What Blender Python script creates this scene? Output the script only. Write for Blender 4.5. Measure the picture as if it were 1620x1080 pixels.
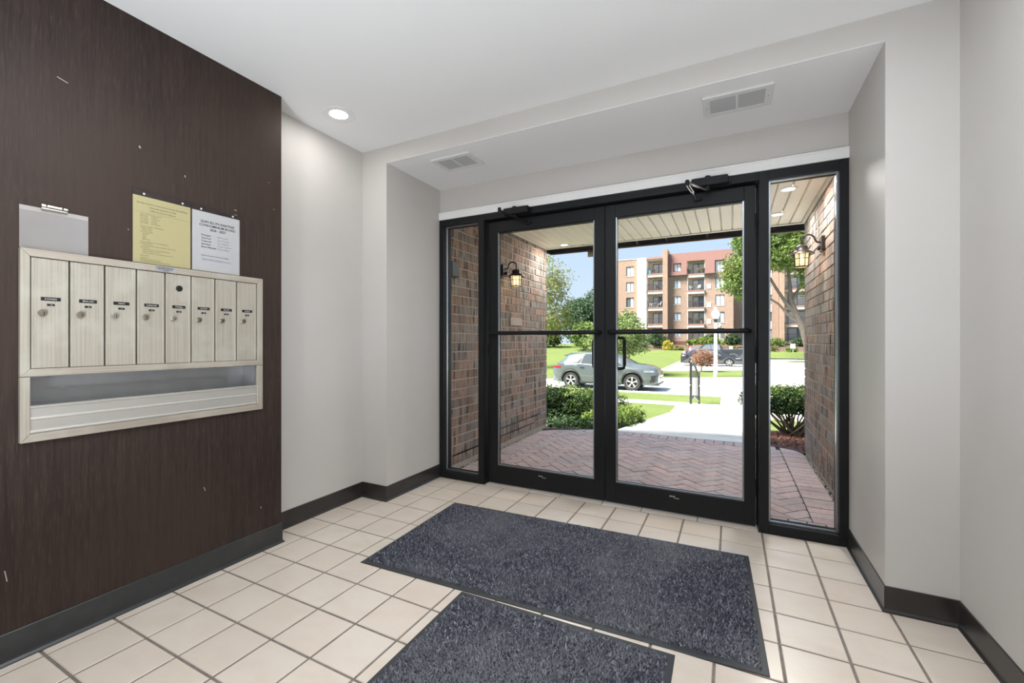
import bpy, bmesh, math, random
import numpy as np
from mathutils import Vector, Matrix

for o in list(bpy.data.objects):
    bpy.data.objects.remove(o, do_unlink=True)
S = bpy.context.scene
COL = S.collection
PI = math.pi
random.seed(7)

# ------------------------------------------------------------------ camera
cam_data = bpy.data.cameras.new('camera')
cam_data.sensor_width = 36.0
cam_data.lens = 692.645 / 1620 * 36.0
cam_data.shift_x = (810 - 798.078) / 1620
cam_data.shift_y = (539.586 - 540) / 1620
cam_data.clip_start = 0.02
cam_data.clip_end = 600
cam = bpy.data.objects.new('camera', cam_data)
cam.location = (2.19473, -2.99796, 1.13037)
cam.rotation_euler = (PI / 2, 0, 0.477481)
COL.objects.link(cam)
S.camera = cam

# ------------------------------------------------------------------ world: hazy summer sky
W = bpy.data.worlds.new('sky')
S.world = W
W.use_nodes = True
nt = W.node_tree
nt.nodes.clear()
wo = nt.nodes.new('ShaderNodeOutputWorld')
bg = nt.nodes.new('ShaderNodeBackground')
tc = nt.nodes.new('ShaderNodeTexCoord')
sx = nt.nodes.new('ShaderNodeSeparateXYZ')
rp = nt.nodes.new('ShaderNodeValToRGB')
rp.color_ramp.elements[0].position = 0.0
rp.color_ramp.elements[0].color = (0.70, 0.82, 0.97, 1)
rp.color_ramp.elements[1].position = 0.5
rp.color_ramp.elements[1].color = (0.38, 0.60, 0.94, 1)
nt.links.new(tc.outputs['Generated'], sx.inputs[0])
nt.links.new(sx.outputs['Z'], rp.inputs[0])
nt.links.new(rp.outputs[0], bg.inputs[0])
bg.inputs[1].default_value = 1.1
nt.links.new(bg.outputs[0], wo.inputs[0])

# ------------------------------------------------------------------ sun
sun_data = bpy.data.lights.new('sun', 'SUN')
sun_data.energy = 22.0
sun_data.angle = math.radians(28)
sun_data.color = (1.0, 0.95, 0.86)
sun = bpy.data.objects.new('sun', sun_data)
sun.rotation_euler = (math.radians(21.0), math.radians(-32.4), 0)
sun.location = (-30, -10, 40)
COL.objects.link(sun)

S.view_settings.view_transform = 'Standard'
S.view_settings.look = 'None'
S.view_settings.gamma = 1
S.view_settings.exposure = 0.0
S.view_settings.use_curve_mapping = False

CEIL_LAMP_W = 2.0      # watts of one recessed ceiling light

FILL_UP_W = 27.0              # watts of one added fill uplight behind the viewer
FILL_PANEL_L = 14.0           # radiance of the added fill panels overhead, out of view

# ------------------------------------------------------------------ mesh helpers
WLOC = {}


class MB:
    def __init__(self):
        self.v = []
        self.f = []

    def add(self, verts, faces):
        b = len(self.v)
        self.v.extend([tuple(p) for p in verts])
        self.f.extend([tuple(i + b for i in f) for f in faces])
        return self

    def box(self, x0, x1, y0, y1, z0, z1):
        return self.add([(x0, y0, z0), (x1, y0, z0), (x1, y1, z0), (x0, y1, z0), (x0, y0, z1), (x1, y0, z1), (x1, y1, z1), (x0, y1, z1)],
                        [(0, 3, 2, 1), (4, 5, 6, 7), (0, 1, 5, 4), (1, 2, 6, 5), (2, 3, 7, 6), (3, 0, 4, 7)])

    def bar(self, p0, p1, w, h, up=(0, 0, 1)):
        a, b = Vector(p0), Vector(p1)
        d = (b - a).normalized()
        u = Vector(up)
        if abs(d.dot(u)) > 0.98:
            u = Vector((1, 0, 0))
        s = d.cross(u).normalized()
        t = s.cross(d).normalized()
        vs = []
        for p in (a, b):
            for i, j in ((-1, -1), (1, -1), (1, 1), (-1, 1)):
                vs.append(p + s * (i * w / 2) + t * (j * h / 2))
        return self.add(vs, [(0, 3, 2, 1), (4, 5, 6, 7), (0, 1, 5, 4), (1, 2, 6, 5), (2, 3, 7, 6), (3, 0, 4, 7)])

    def tube(self, path, rad, n=8, caps=True):
        P = [Vector(p) for p in path]
        if not hasattr(rad, '__len__'):
            rad = [rad] * len(P)
        rings = []
        ref = Vector((0.31, 0.17, 0.94)).normalized()
        b = len(self.v)
        for i, p in enumerate(P):
            d = (P[min(i + 1, len(P) - 1)] - P[max(i - 1, 0)])
            d = d.normalized() if d.length > 1e-9 else Vector((0, 0, 1))
            s = d.cross(ref)
            if s.length < 1e-3:
                s = d.cross(Vector((1, 0, 0)))
            s.normalize()
            t = s.cross(d)
            ref = -ref if False else ref
            for k in range(n):
                a = 2 * PI * k / n
                self.v.append(tuple(p + (s * math.cos(a) + t * math.sin(a)) * rad[i]))
        for i in range(len(P) - 1):
            for k in range(n):
                k2 = (k + 1) % n
                self.f.append((b + i * n + k, b + i * n + k2, b + (i + 1) * n + k2, b + (i + 1) * n + k))
        if caps:
            self.f.append(tuple(b + k for k in range(n))[::-1])
            e = b + (len(P) - 1) * n
            self.f.append(tuple(e + k for k in range(n)))
        return self

    def lathe(self, prof, n=24, c=(0, 0, 0), axis='z', caps=True):
        b = len(self.v)
        for r, z in prof:
            for k in range(n):
                a = 2 * PI * k / n
                x, y = r * math.cos(a), r * math.sin(a)
                if axis == 'z':
                    p = (c[0] + x, c[1] + y, c[2] + z)
                elif axis == 'y':
                    p = (c[0] + x, c[1] + z, c[2] + y)
                else:
                    p = (c[0] + z, c[1] + x, c[2] + y)
                self.v.append(p)
        m = len(prof)
        for i in range(m - 1):
            for k in range(n):
                k2 = (k + 1) % n
                q = (b + i * n + k, b + i * n + k2, b + (i + 1) * n + k2, b + (i + 1) * n + k)
                self.f.append(q if axis != 'y' else q[::-1])
        if caps:
            self.f.append(tuple(b + k for k in range(n))[::-1])
            e = b + (m - 1) * n
            self.f.append(tuple(e + k for k in range(n)))
        return self

    def prism(self, poly, d0, d1, axis='z', inset=0.0):
        """poly in 2D; axis z: (x,y) extruded z; axis x: (y,z) extruded x; axis y: (x,z) extruded y"""
        def mp(p, d):
            if axis == 'z':
                return (p[0], p[1], d)
            if axis == 'x':
                return (d, p[0], p[1])
            return (p[0], d, p[1])
        n = len(poly)
        vs = [mp(p, d0) for p in poly]
        if inset > 0:
            cx = sum(p[0] for p in poly) / n
            cy = sum(p[1] for p in poly) / n
            top = []
            for p in poly:
                dx, dy = cx - p[0], cy - p[1]
                L = math.hypot(dx, dy) + 1e-9
                top.append((p[0] + dx / L * inset * 1.4, p[1] + dy / L * inset * 1.4))
            vs += [mp(p, d1 - inset) for p in poly] + [mp(p, d1) for p in top]
            fs = [tuple(range(n))[::-1], tuple(range(2 * n, 3 * n))]
            for k in range(2):
                for i in range(n):
                    j = (i + 1) % n
                    fs.append((k * n + i, k * n + j, (k + 1) * n + j, (k + 1) * n + i))
        else:
            vs += [mp(p, d1) for p in poly]
            fs = [tuple(range(n))[::-1], tuple(range(n, 2 * n))]
            for i in range(n):
                j = (i + 1) % n
                fs.append((i, j, n + j, n + i))
        return self.add(vs, fs)

    def sphere(self, c, r, nu=12, nv=8):
        if not hasattr(r, '__len__'):
            r = (r, r, r)
        prof = []
        b = len(self.v)
        for i in range(nv + 1):
            th = PI * i / nv
            for k in range(nu):
                a = 2 * PI * k / nu
                self.v.append((c[0] + r[0] * math.sin(th) * math.cos(a), c[1] + r[1] * math.sin(th) * math.sin(a), c[2] - r[2] * math.cos(th)))
        for i in range(nv):
            for k in range(nu):
                k2 = (k + 1) % nu
                self.f.append((b + i * nu + k, b + i * nu + k2, b + (i + 1) * nu + k2, b + (i + 1) * nu + k))
        return self

    def mesh(self, name, off=(0, 0, 0), bevel=0, seg=1, smooth=False, fix=True):
        me = bpy.data.meshes.new(name)
        vs = [(p[0] - off[0], p[1] - off[1], p[2] - off[2]) for p in self.v]
        me.from_pydata(vs, [], self.f)
        if bevel or fix:
            bm = bmesh.new()
            bm.from_mesh(me)
            if smooth == 'weld':
                bmesh.ops.remove_doubles(bm, verts=bm.verts, dist=1e-5)
            if fix:
                bmesh.ops.recalc_face_normals(bm, faces=bm.faces)
            if bevel:
                es = [e for e in bm.edges if len(e.link_faces) == 2 and e.calc_face_angle(0) > 0.6]
                bmesh.ops.bevel(bm, geom=es, offset=bevel, segments=seg, affect='EDGES', clamp_overlap=True)
            bm.to_mesh(me)
            bm.free()
        if smooth:
            for p in me.polygons:
                p.use_smooth = True
            try:
                me.set_sharp_from_angle(angle=math.radians(40))
            except Exception:
                pass
        return me

    def build(self, name, mat, parent=None, bevel=0, seg=1, smooth=False, kind=None, label=None, cat=None, group=None, fix=True):
        off = WLOC.get(parent.name, (0, 0, 0)) if parent else (0, 0, 0)
        me = self.mesh(name, off, bevel, seg, smooth, fix)
        return link(name, me, mat, parent, kind, label, cat, group)


def link(name, me, mat, parent=None, kind=None, label=None, cat=None, group=None, loc=None):
    o = bpy.data.objects.new(name, me)
    COL.objects.link(o)
    if mat is not None and me is not None and len(me.materials) == 0:
        me.materials.append(mat)
    if parent:
        o.parent = parent
        WLOC[o.name] = WLOC.get(parent.name, (0, 0, 0))
    else:
        WLOC[o.name] = (0, 0, 0)
    if loc is not None:
        o.location = loc
    tag(o, label, cat, group, kind)
    return o


def tag(o, label=None, cat=None, group=None, kind=None):
    if label:
        o['label'] = label
    if cat:
        o['category'] = cat
    if group:
        o['group'] = group
    if kind:
        o['kind'] = kind
    return o


def thing(name, loc, label=None, cat=None, group=None, kind=None, parent=None):
    o = bpy.data.objects.new(name, None)
    o.empty_display_size = 0.1
    COL.objects.link(o)
    o.location = loc
    WLOC[o.name] = tuple(loc)
    return tag(o, label, cat, group, kind)


def copy_tree(o, loc=None, rotz=None, parent=None, label=None, group=None):
    c = o.copy()
    COL.objects.link(c)
    c.parent = parent
    if loc is not None:
        c.location = loc
    if rotz is not None:
        c.rotation_euler = (0, 0, rotz)
    if label:
        c['label'] = label
    if group:
        c['group'] = group
    WLOC[c.name] = tuple(c.location)
    for ch in list(o.children):
        copy_tree(ch, parent=c)
    return c


def fast_mesh(name, V, F):
    """numpy vertices and faces (all faces with the same vertex count)"""
    V = np.asarray(V, dtype=np.float32)
    F = np.asarray(F, dtype=np.int32)
    me = bpy.data.meshes.new(name)
    me.vertices.add(len(V))
    me.vertices.foreach_set('co', V.ravel())
    k = F.shape[1]
    me.loops.add(F.size)
    me.loops.foreach_set('vertex_index', F.ravel())
    me.polygons.add(len(F))
    me.polygons.foreach_set('loop_start', np.arange(0, F.size, k, dtype=np.int32))
    me.polygons.foreach_set('loop_total', np.full(len(F), k, dtype=np.int32))
    me.update(calc_edges=True)
    return me


# ------------------------------------------------------------------ material helpers
def nodes_of(name):
    m = bpy.data.materials.new(name)
    m.use_nodes = True
    t = m.node_tree
    b = t.nodes['Principled BSDF']
    return m, t, b


def coord(t, scale=(1, 1, 1)):
    g = t.nodes.new('ShaderNodeNewGeometry')
    mp = t.nodes.new('ShaderNodeMapping')
    mp.inputs['Scale'].default_value = scale
    t.links.new(g.outputs['Position'], mp.inputs['Vector'])
    return mp.outputs[0]


def noise(t, scale, stretch=(1, 1, 1), detail=4, rough=0.55):
    n = t.nodes.new('ShaderNodeTexNoise')
    n.inputs['Scale'].default_value = scale
    n.inputs['Detail'].default_value = detail
    n.inputs['Roughness'].default_value = rough
    t.links.new(coord(t, stretch), n.inputs['Vector'])
    return n.outputs['Fac']


def ramp(t, fac, stops, interp='LINEAR'):
    r = t.nodes.new('ShaderNodeValToRGB')
    cr = r.color_ramp
    cr.interpolation = interp
    while len(cr.elements) > 1:
        cr.elements.remove(cr.elements[0])
    for i, (p, c) in enumerate(stops):
        e = cr.elements[0] if i == 0 else cr.elements.new(p)
        e.position = p
        e.color = (c[0], c[1], c[2], 1)
    t.links.new(fac, r.inputs[0])
    return r.outputs[0]


def mixc(t, fac, a, b, mode='MIX'):
    m = t.nodes.new('ShaderNodeMix')
    m.data_type = 'RGBA'
    m.blend_type = mode
    for sock, val in ((m.inputs[0], fac), (m.inputs[6], a), (m.inputs[7], b)):
        if hasattr(val, 'is_output'):
            t.links.new(val, sock)
        elif hasattr(val, '__len__'):
            sock.default_value = (val[0], val[1], val[2], 1)
        else:
            sock.default_value = val
    return m.outputs[2]


def math_n(t, op, a, b=0.0):
    m = t.nodes.new('ShaderNodeMath')
    m.operation = op
    for i, val in enumerate((a, b)):
        if hasattr(val, 'is_output'):
            t.links.new(val, m.inputs[i])
        else:
            m.inputs[i].default_value = val
    return m.outputs[0]


def piece_random(t):
    oi = t.nodes.new('ShaderNodeObjectInfo')
    g = t.nodes.new('ShaderNodeNewGeometry')
    s = math_n(t, 'ADD', oi.outputs['Random'], g.outputs['Random Per Island'])
    return math_n(t, 'FRACT', s)


def bumpn(t, b, h, strength=0.3, dist=0.01):
    n = t.nodes.new('ShaderNodeBump')
    n.inputs['Strength'].default_value = strength
    n.inputs['Distance'].default_value = dist
    t.links.new(h, n.inputs['Height'])
    t.links.new(n.outputs[0], b.inputs['Normal'])


def mk(name, col, rough=0.5, metal=0.0, spec=0.5, var=None, bump=None, pieces=None, rvar=None, trans=0.0, coat=0.0):
    """var: list of (scale, stretch, colour, lo, hi); bump: (scale, stretch, strength, dist); pieces: ramp stops by random piece"""
    m, t, b = nodes_of(name)
    c = col
    if pieces:
        c = ramp(t, piece_random(t), pieces)
    elif var:
        rgb = t.nodes.new('ShaderNodeRGB')
        rgb.outputs[0].default_value = (*col, 1)
        c = rgb.outputs[0]
    for (sc, st, c2, lo, hi) in (var or []):
        f = noise(t, sc, st)
        mr = t.nodes.new('ShaderNodeMapRange')
        mr.inputs[1].default_value = lo
        mr.inputs[2].default_value = hi
        t.links.new(f, mr.inputs[0])
        c = mixc(t, mr.outputs[0], c, c2)
    if hasattr(c, 'is_output'):
        t.links.new(c, b.inputs['Base Color'])
    else:
        b.inputs['Base Color'].default_value = (*c, 1)
    b.inputs['Roughness'].default_value = rough
    b.inputs['Metallic'].default_value = metal
    b.inputs['Specular IOR Level'].default_value = spec
    if coat:
        b.inputs['Coat Weight'].default_value = coat
        b.inputs['Coat Roughness'].default_value = 0.06
    if rvar:
        f = noise(t, rvar[0], rvar[1])
        mr = t.nodes.new('ShaderNodeMapRange')
        mr.inputs[3].default_value = rvar[2]
        mr.inputs[4].default_value = rvar[3]
        mr.inputs[1].default_value = 0.3
        mr.inputs[2].default_value = 0.7
        t.links.new(f, mr.inputs[0])
        t.links.new(mr.outputs[0], b.inputs['Roughness'])
    if bump:
        bumpn(t, b, noise(t, bump[0], bump[1]), bump[2], bump[3])
    return m


def emit(name, col, strength):
    m = bpy.data.materials.new(name)
    m.use_nodes = True
    t = m.node_tree
    t.nodes.clear()
    o = t.nodes.new('ShaderNodeOutputMaterial')
    e = t.nodes.new('ShaderNodeEmission')
    e.inputs[0].default_value = (*col, 1)
    e.inputs[1].default_value = strength
    t.links.new(e.outputs[0], o.inputs[0])
    return m


def glass(name, tint=(1, 1, 1), refl=1.0, rough=0.0):
    m = bpy.data.materials.new(name)
    m.use_nodes = True
    t = m.node_tree
    t.nodes.clear()
    o = t.nodes.new('ShaderNodeOutputMaterial')
    tr = t.nodes.new('ShaderNodeBsdfTransparent')
    tr.inputs[0].default_value = (*tint, 1)
    gl = t.nodes.new('ShaderNodeBsdfGlossy')
    gl.inputs['Roughness'].default_value = rough
    fr = t.nodes.new('ShaderNodeFresnel')
    fr.inputs[0].default_value = 1.45
    mx = t.nodes.new('ShaderNodeMixShader')
    t.links.new(math_n(t, 'MULTIPLY', fr.outputs[0], refl), mx.inputs[0])
    t.links.new(tr.outputs[0], mx.inputs[1])
    t.links.new(gl.outputs[0], mx.inputs[2])
    t.links.new(mx.outputs[0], o.inputs[0])
    return m


def leafmat(name, stops, tl=0.35, rough=0.55):
    m = bpy.data.materials.new(name)
    m.use_nodes = True
    t = m.node_tree
    t.nodes.clear()
    o = t.nodes.new('ShaderNodeOutputMaterial')
    c = ramp(t, piece_random(t), stops)
    p = t.nodes.new('ShaderNodeBsdfPrincipled')
    p.inputs['Roughness'].default_value = rough
    p.inputs['Specular IOR Level'].default_value = 0.25
    t.links.new(c, p.inputs['Base Color'])
    tr = t.nodes.new('ShaderNodeBsdfTranslucent')
    t.links.new(c, tr.inputs[0])
    mx = t.nodes.new('ShaderNodeMixShader')
    mx.inputs[0].default_value = tl
    t.links.new(p.outputs[0], mx.inputs[1])
    t.links.new(tr.outputs[0], mx.inputs[2])
    t.links.new(mx.outputs[0], o.inputs[0])
    return m


def text_mesh(s, size, align='LEFT', bold=0.0, shear=0.0, spacing=1.0):
    cu = bpy.data.curves.new('lettering', 'FONT')
    cu.body = s
    cu.size = size
    cu.align_x = align
    cu.offset = bold
    cu.shear = shear
    cu.space_character = spacing
    cu.resolution_u = 2
    o = bpy.data.objects.new('lettering', cu)
    COL.objects.link(o)
    dg = bpy.context.evaluated_depsgraph_get()
    me = bpy.data.meshes.new_from_object(o.evaluated_get(dg))
    bpy.data.objects.remove(o, do_unlink=True)
    bpy.data.curves.remove(cu)
    return me


def clip_poly(poly, region):
    """convex region, counter-clockwise"""
    out = list(poly)
    n = len(region)
    for i in range(n):
        a, b = region[i], region[(i + 1) % n]
        inp, out = out, []
        if not inp:
            return []
        def side(p):
            return (b[0] - a[0]) * (p[1] - a[1]) - (b[1] - a[1]) * (p[0] - a[0])
        for j in range(len(inp)):
            p, q = inp[j], inp[(j + 1) % len(inp)]
            sp, sq = side(p), side(q)
            if sp >= 0:
                out.append(p)
            if (sp >= 0) != (sq >= 0):
                t = sp / (sp - sq)
                out.append((p[0] + (q[0] - p[0]) * t, p[1] + (q[1] - p[1]) * t))
    return out


def area(poly):
    return abs(sum(poly[i][0] * poly[(i + 1) % len(poly)][1] - poly[(i + 1) % len(poly)][0] * poly[i][1] for i in range(len(poly)))) / 2


# ------------------------------------------------------------------ materials
mWall = mk('wall_paint', (0.615, 0.59, 0.56), 0.5, spec=0.3, bump=(160, (1, 1, 1), 0.10, 0.002), var=[(1.2, (1, 1, 1), (0.585, 0.555, 0.52), 0.35, 0.75)])
mCeil = mk('ceiling_paint', (0.87, 0.87, 0.87), 0.8, spec=0.2, bump=(220, (1, 1, 1), 0.08, 0.002))
mTrim = mk('white_trim_paint', (0.84, 0.83, 0.82), 0.45, bump=(14, (3, 40, 40), 0.06, 0.002))
mPanel = mk('dark_veneer', (0.046, 0.032, 0.027), 0.48, spec=0.2,
            var=[(3.0, (14, 26, 1.0), (0.027, 0.019, 0.017), 0.36, 0.68), (9.0, (20, 26, 1.5), (0.082, 0.055, 0.042), 0.52, 0.8), (0.9, (1, 1, 1), (0.055, 0.036, 0.028), 0.45, 0.7)],
            bump=(26, (10, 10, 1), 0.22, 0.002))
mBase = mk('rubber_baseboard', (0.030, 0.026, 0.024), 0.28, spec=0.5, bump=(30, (1, 1, 1), 0.05, 0.002), var=[(9, (1, 1, 1), (0.042, 0.037, 0.034), 0.5, 0.75)])
mBaseG = mk('grey_rubber_baseboard', (0.030, 0.032, 0.034), 0.32, var=[(9, (1, 1, 1), (0.045, 0.047, 0.049), 0.5, 0.75)])
mGrout = mk('grout', (0.24, 0.20, 0.17), 0.85, var=[(30, (1, 1, 1), (0.17, 0.145, 0.125), 0.4, 0.7)])
mTile = mk('cream_tile', (0.7, 0.62, 0.54), 0.27, spec=0.5,
           pieces=[(0, (0.74, 0.645, 0.55)), (0.35, (0.765, 0.675, 0.585)), (0.7, (0.725, 0.625, 0.53)), (1, (0.75, 0.655, 0.56))],
           var=[(4.5, (1, 1.6, 1), (0.68, 0.57, 0.465), 0.42, 0.85)],
           bump=(9, (1, 1, 1), 0.05, 0.004))
mBlack = mk('black_aluminium', (0.013, 0.0135, 0.0145), 0.42, spec=0.2, bump=(90, (1, 1, 1), 0.03, 0.001))
mBlackM = mk('black_cast_metal', (0.009, 0.009, 0.010), 0.42, spec=0.25)
mBead = mk('grey_aluminium_bead', (0.30, 0.32, 0.34), 0.3, metal=0.9)
mSteel = mk('satin_steel', (0.45, 0.45, 0.45), 0.3, metal=1.0)
mGlass = glass('clear_glass', (0.985, 0.99, 0.985), 0.05)
mAcryl = glass('clear_acrylic', (0.975, 0.975, 0.98), 0.5, 0.04)
mMail = mk('champagne_aluminium', (0.47, 0.435, 0.365), 0.42, metal=0.25, spec=0.4,
           var=[(2.2, (1, 70, 1.0), (0.40, 0.36, 0.29), 0.42, 0.62), (7, (1, 1, 1), (0.53, 0.50, 0.435), 0.5, 0.75)])
mMailH = mk('champagne_aluminium_flat', (0.46, 0.405, 0.335), 0.42, metal=0.25, var=[(2.2, (1, 1.0, 70), (0.39, 0.34, 0.28), 0.42, 0.62), (7, (1, 1, 1), (0.51, 0.47, 0.405), 0.5, 0.75)])
mMailT = mk('pale_aluminium_tray', (0.54, 0.525, 0.49), 0.36, metal=0.4, var=[(2.2, (1, 1.0, 60), (0.56, 0.53, 0.48), 0.42, 0.62)])
mZinc = mk('zinc_grey_metal', (0.48, 0.49, 0.50), 0.4, metal=0.6, var=[(5, (1, 1, 1), (0.40, 0.41, 0.42), 0.4, 0.7)])
mGap = mk('dark_gap', (0.012, 0.009, 0.007), 0.7)
mPlate = mk('black_label_plastic', (0.012, 0.011, 0.010), 0.35)
mInkW = mk('white_lettering', (0.75, 0.74, 0.72), 0.5)
mInk = mk('printed_ink', (0.03, 0.03, 0.035), 0.7)
mInkY = mk('faint_printed_ink', (0.13, 0.11, 0.05), 0.7)
mInkB = mk('blue_link_ink', (0.12, 0.17, 0.40), 0.7)
mInkG = mk('grey_printed_ink', (0.28, 0.28, 0.29), 0.7)
mYel = mk('yellow_paper', (0.60, 0.53, 0.275), 0.6, var=[(4, (1, 1, 1), (0.575, 0.505, 0.255), 0.4, 0.7)])
mPap = mk('white_paper', (0.63, 0.62, 0.605), 0.6)
mMirror = mk('frosted_plastic', (0.36, 0.33, 0.31), 0.25, spec=0.6, var=[(3, (1, 1, 1), (0.43, 0.40, 0.38), 0.4, 0.7)])
mLock = mk('nickel_lock', (0.42, 0.37, 0.31), 0.28, metal=1.0)
mLockS = mk('bright_nickel_lock', (0.62, 0.60, 0.54), 0.22, metal=1.0)
mRubber = mk('mat_rubber', (0.045, 0.048, 0.052), 0.5, bump=(120, (1, 1, 1), 0.1, 0.002))
mVent = mk('vent_white_enamel', (0.74, 0.74, 0.73), 0.4)
mVentD = mk('vent_shadow', (0.05, 0.05, 0.05), 0.8)
mLouv = mk('vent_louvre_grey', (0.40, 0.40, 0.40), 0.5)
mLens = emit('lamp_lens_glow', (1.0, 0.97, 0.92), 6.0)
mLampTrim = mk('lamp_trim_white', (0.82, 0.82, 0.81), 0.4)
brk = [(0.0, (0.238, 0.1749, 0.14)), (0.14, (0.35, 0.2311, 0.1749)), (0.28, (0.21, 0.1891, 0.1749)), (0.42, (0.308, 0.2451, 0.2029)), (0.56, (0.378, 0.252, 0.2029)), (0.7, (0.2591, 0.238, 0.224)), (0.85, (0.336, 0.28, 0.238)), (1.0, (0.196, 0.1611, 0.14))]
mBrick = mk('rustic_brick', (0.2, 0.12, 0.09), 0.85, spec=0.2, pieces=brk, var=[(9, (1, 3.2, 0.45), (0.055, 0.040, 0.032), 0.50, 0.66), (12, (1, 3.0, 0.5), (0.30, 0.235, 0.19), 0.56, 0.76)],
            bump=(11, (1, 3.4, 0.4), 1.0, 0.02))
mMort = mk('mortar', (0.46, 0.41, 0.35), 0.9, var=[(25, (1, 1, 1), (0.33, 0.29, 0.245), 0.4, 0.7)], bump=(70, (1, 1, 1), 0.4, 0.003))
mMortD = mk('black_caulk', (0.015, 0.013, 0.013), 0.6)
pv = [(0.0, (0.3992, 0.3205, 0.3205)), (0.2, (0.4838, 0.381, 0.375)), (0.4, (0.4113, 0.3689, 0.381)), (0.6, (0.5201, 0.3931, 0.381)), (0.8, (0.375, 0.3326, 0.3447)), (1.0, (0.4657, 0.3689, 0.3689))]
mPaver = mk('clay_paver', (0.3, 0.2, 0.19), 0.8, spec=0.25, pieces=pv, var=[(40, (1, 1, 1), (0.18, 0.145, 0.145), 0.55, 0.8), (6, (1, 1, 1), (0.33, 0.27, 0.26), 0.5, 0.8)], bump=(60, (1, 1, 1), 0.35, 0.004))
mJoint = mk('paver_joint', (0.035, 0.026, 0.025), 0.95)
mGravel = mk('gravel', (0.46, 0.43, 0.38), 0.9, pieces=[(0, (0.55, 0.52, 0.47)), (0.5, (0.32, 0.28, 0.24)), (1, (0.5, 0.44, 0.36))])
mSoff = mk('cream_soffit', (0.80, 0.735, 0.64), 0.5, var=[(7, (3, 0.6, 1), (0.74, 0.675, 0.58), 0.5, 0.8), (22, (1.5, 0.8, 1), (0.55, 0.47, 0.37), 0.70, 0.86)])
mSoffT = mk('cream_soffit_trim', (0.82, 0.78, 0.70), 0.5)
mEave = mk('dark_gutter', (0.022, 0.025, 0.033), 0.6, var=[(8, (1, 1, 1), (0.036, 0.033, 0.034), 0.45, 0.7)])
mRust = mk('rusty_steel', (0.10, 0.055, 0.042), 0.8, var=[(12, (1, 1, 1), (0.06, 0.04, 0.036), 0.4, 0.7)])
mBronze = mk('dark_bronze', (0.028, 0.021, 0.017), 0.42, metal=0.4)
mBulb = emit('lantern_glow', (1.0, 0.66, 0.30), 3.4)
mLGlass = glass('seeded_lantern_glass', (1.0, 0.92, 0.78), 0.8, 0.15)

# =================================================================== THE ROOM
TS = 0.2142                       # tile pitch


def struct(name, mb, mat, **k):
    return mb.build(name, mat, kind='structure', **k)


# floor slab with grout, every tile its own piece
floor = struct('floor', MB().box(-0.2, 3.0, -5.2, 0.125, -0.14, -0.003), mGrout)
TW = TS - 0.0095


def tile_mesh(x0, x1, y0, y1, name='tile'):
    return MB().prism([(x0, y0), (x1, y0), (x1, y1), (x0, y1)], -0.008, 0.0, 'z', inset=0.0022).mesh(name)


full_tile = tile_mesh(-TW / 2, TW / 2, -TW / 2, TW / 2)
full_tile.materials.append(mTile)
rest = MB()
for j in range(-24, 0):
    for i in range(-1, 14):
        x0, x1 = i * TS + 0.00475, (i + 1) * TS - 0.00475
        y0, y1 = j * TS + 0.00475, (j + 1) * TS - 0.00475
        cx0, cx1 = max(x0, -0.198), min(x1, 2.998)
        if y0 > -0.64:
            cx0, cx1 = max(x0, 0.03), min(x1, 2.77)
        if y1 < -1.385:
            cx0 = max(cx0, -0.056)
        cy0, cy1 = max(y0, -5.19), min(y1, 0.012)
        if cx1 - cx0 < 0.012 or cy1 - cy0 < 0.012:
            continue
        if j < -18:
            rest.prism([(cx0, cy0), (cx1, cy0), (cx1, cy1), (cx0, cy1)], -0.008, 0.0, 'z', inset=0.0022)
            continue
        if cx0 == x0 and cx1 == x1 and cy0 == y0 and cy1 == y1:
            link('tile', full_tile, mTile, floor, loc=((x0 + x1) / 2, (y0 + y1) / 2, random.uniform(-0.0005, 0.0004)))
        else:
            link('tile', tile_mesh(cx0, cx1, cy0, cy1), mTile, floor)
rest.build('tile_field', mTile, floor, kind='stuff')
# narrow threshold tiles under the doors, laid to their own joints
xs = [0.47, 0.845, 1.085, 1.395, 1.66, 2.005, 2.34]
for a, b in zip(xs[:-1], xs[1:]):
    MB().prism([(a + 0.003, 0.004), (b - 0.003, 0.004), (b - 0.003, 0.11), (a + 0.003, 0.11)], -0.008, 0.003, 'z', inset=0.002).build('threshold_tile', mTile, floor)

# walls
struct('wall_left', MB().box(-0.36, -0.2, -5.3, -0.63, -0.1, 2.507), mWall)
struct('wall_right', MB().box(3.0, 3.16, -5.3, -0.63, -0.1, 2.507), mWall)
struct('wall_back', MB().box(-0.36, 3.16, -5.36, -5.2, -0.1, 2.507), mWall)
struct('wall_front_left', MB().box(-0.36, 0.03, -0.63, 0.12, -0.1, 2.66), mWall)
struct('wall_front_right', MB().box(2.77, 3.16, -0.63, 0.12, -0.1, 2.66), mWall)
struct('wall_front', MB().box(0.03, 2.77, -0.63, 0.012, 2.394, 2.66).box(0.03, 2.77, 0.012, 0.12, 2.134, 2.66), mWall)
struct('ceiling_recess', MB().box(0.03, 2.77, -0.6285, 0.0115, 2.391, 2.3945), mCeil)
struct('ceiling', MB().box(-0.36, 3.16, -5.36, -0.63, 2.507, 2.66), mCeil)
# veneered mailbox wall with the opening of the parcel bin
BY0, BY1, BZ0, BZ1 = -2.385, -1.536, 0.80, 1.435
p = MB()
p.box(-0.2, -0.055, -5.2, BY0, 0, 2.507).box(-0.2, -0.055, BY1, -1.385, 0, 2.507)
p.box(-0.2, -0.055, BY0, BY1, 0, BZ0).box(-0.2, -0.055, BY0, BY1, BZ1, 2.507).box(-0.2, -0.17, BY0, BY1, BZ0, BZ1)
struct('wall_left_panel', p, mPanel)
# small chips and scratches on the veneer
chip = mk('bare_wood_chip', (0.45, 0.38, 0.32), 0.7)
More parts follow.
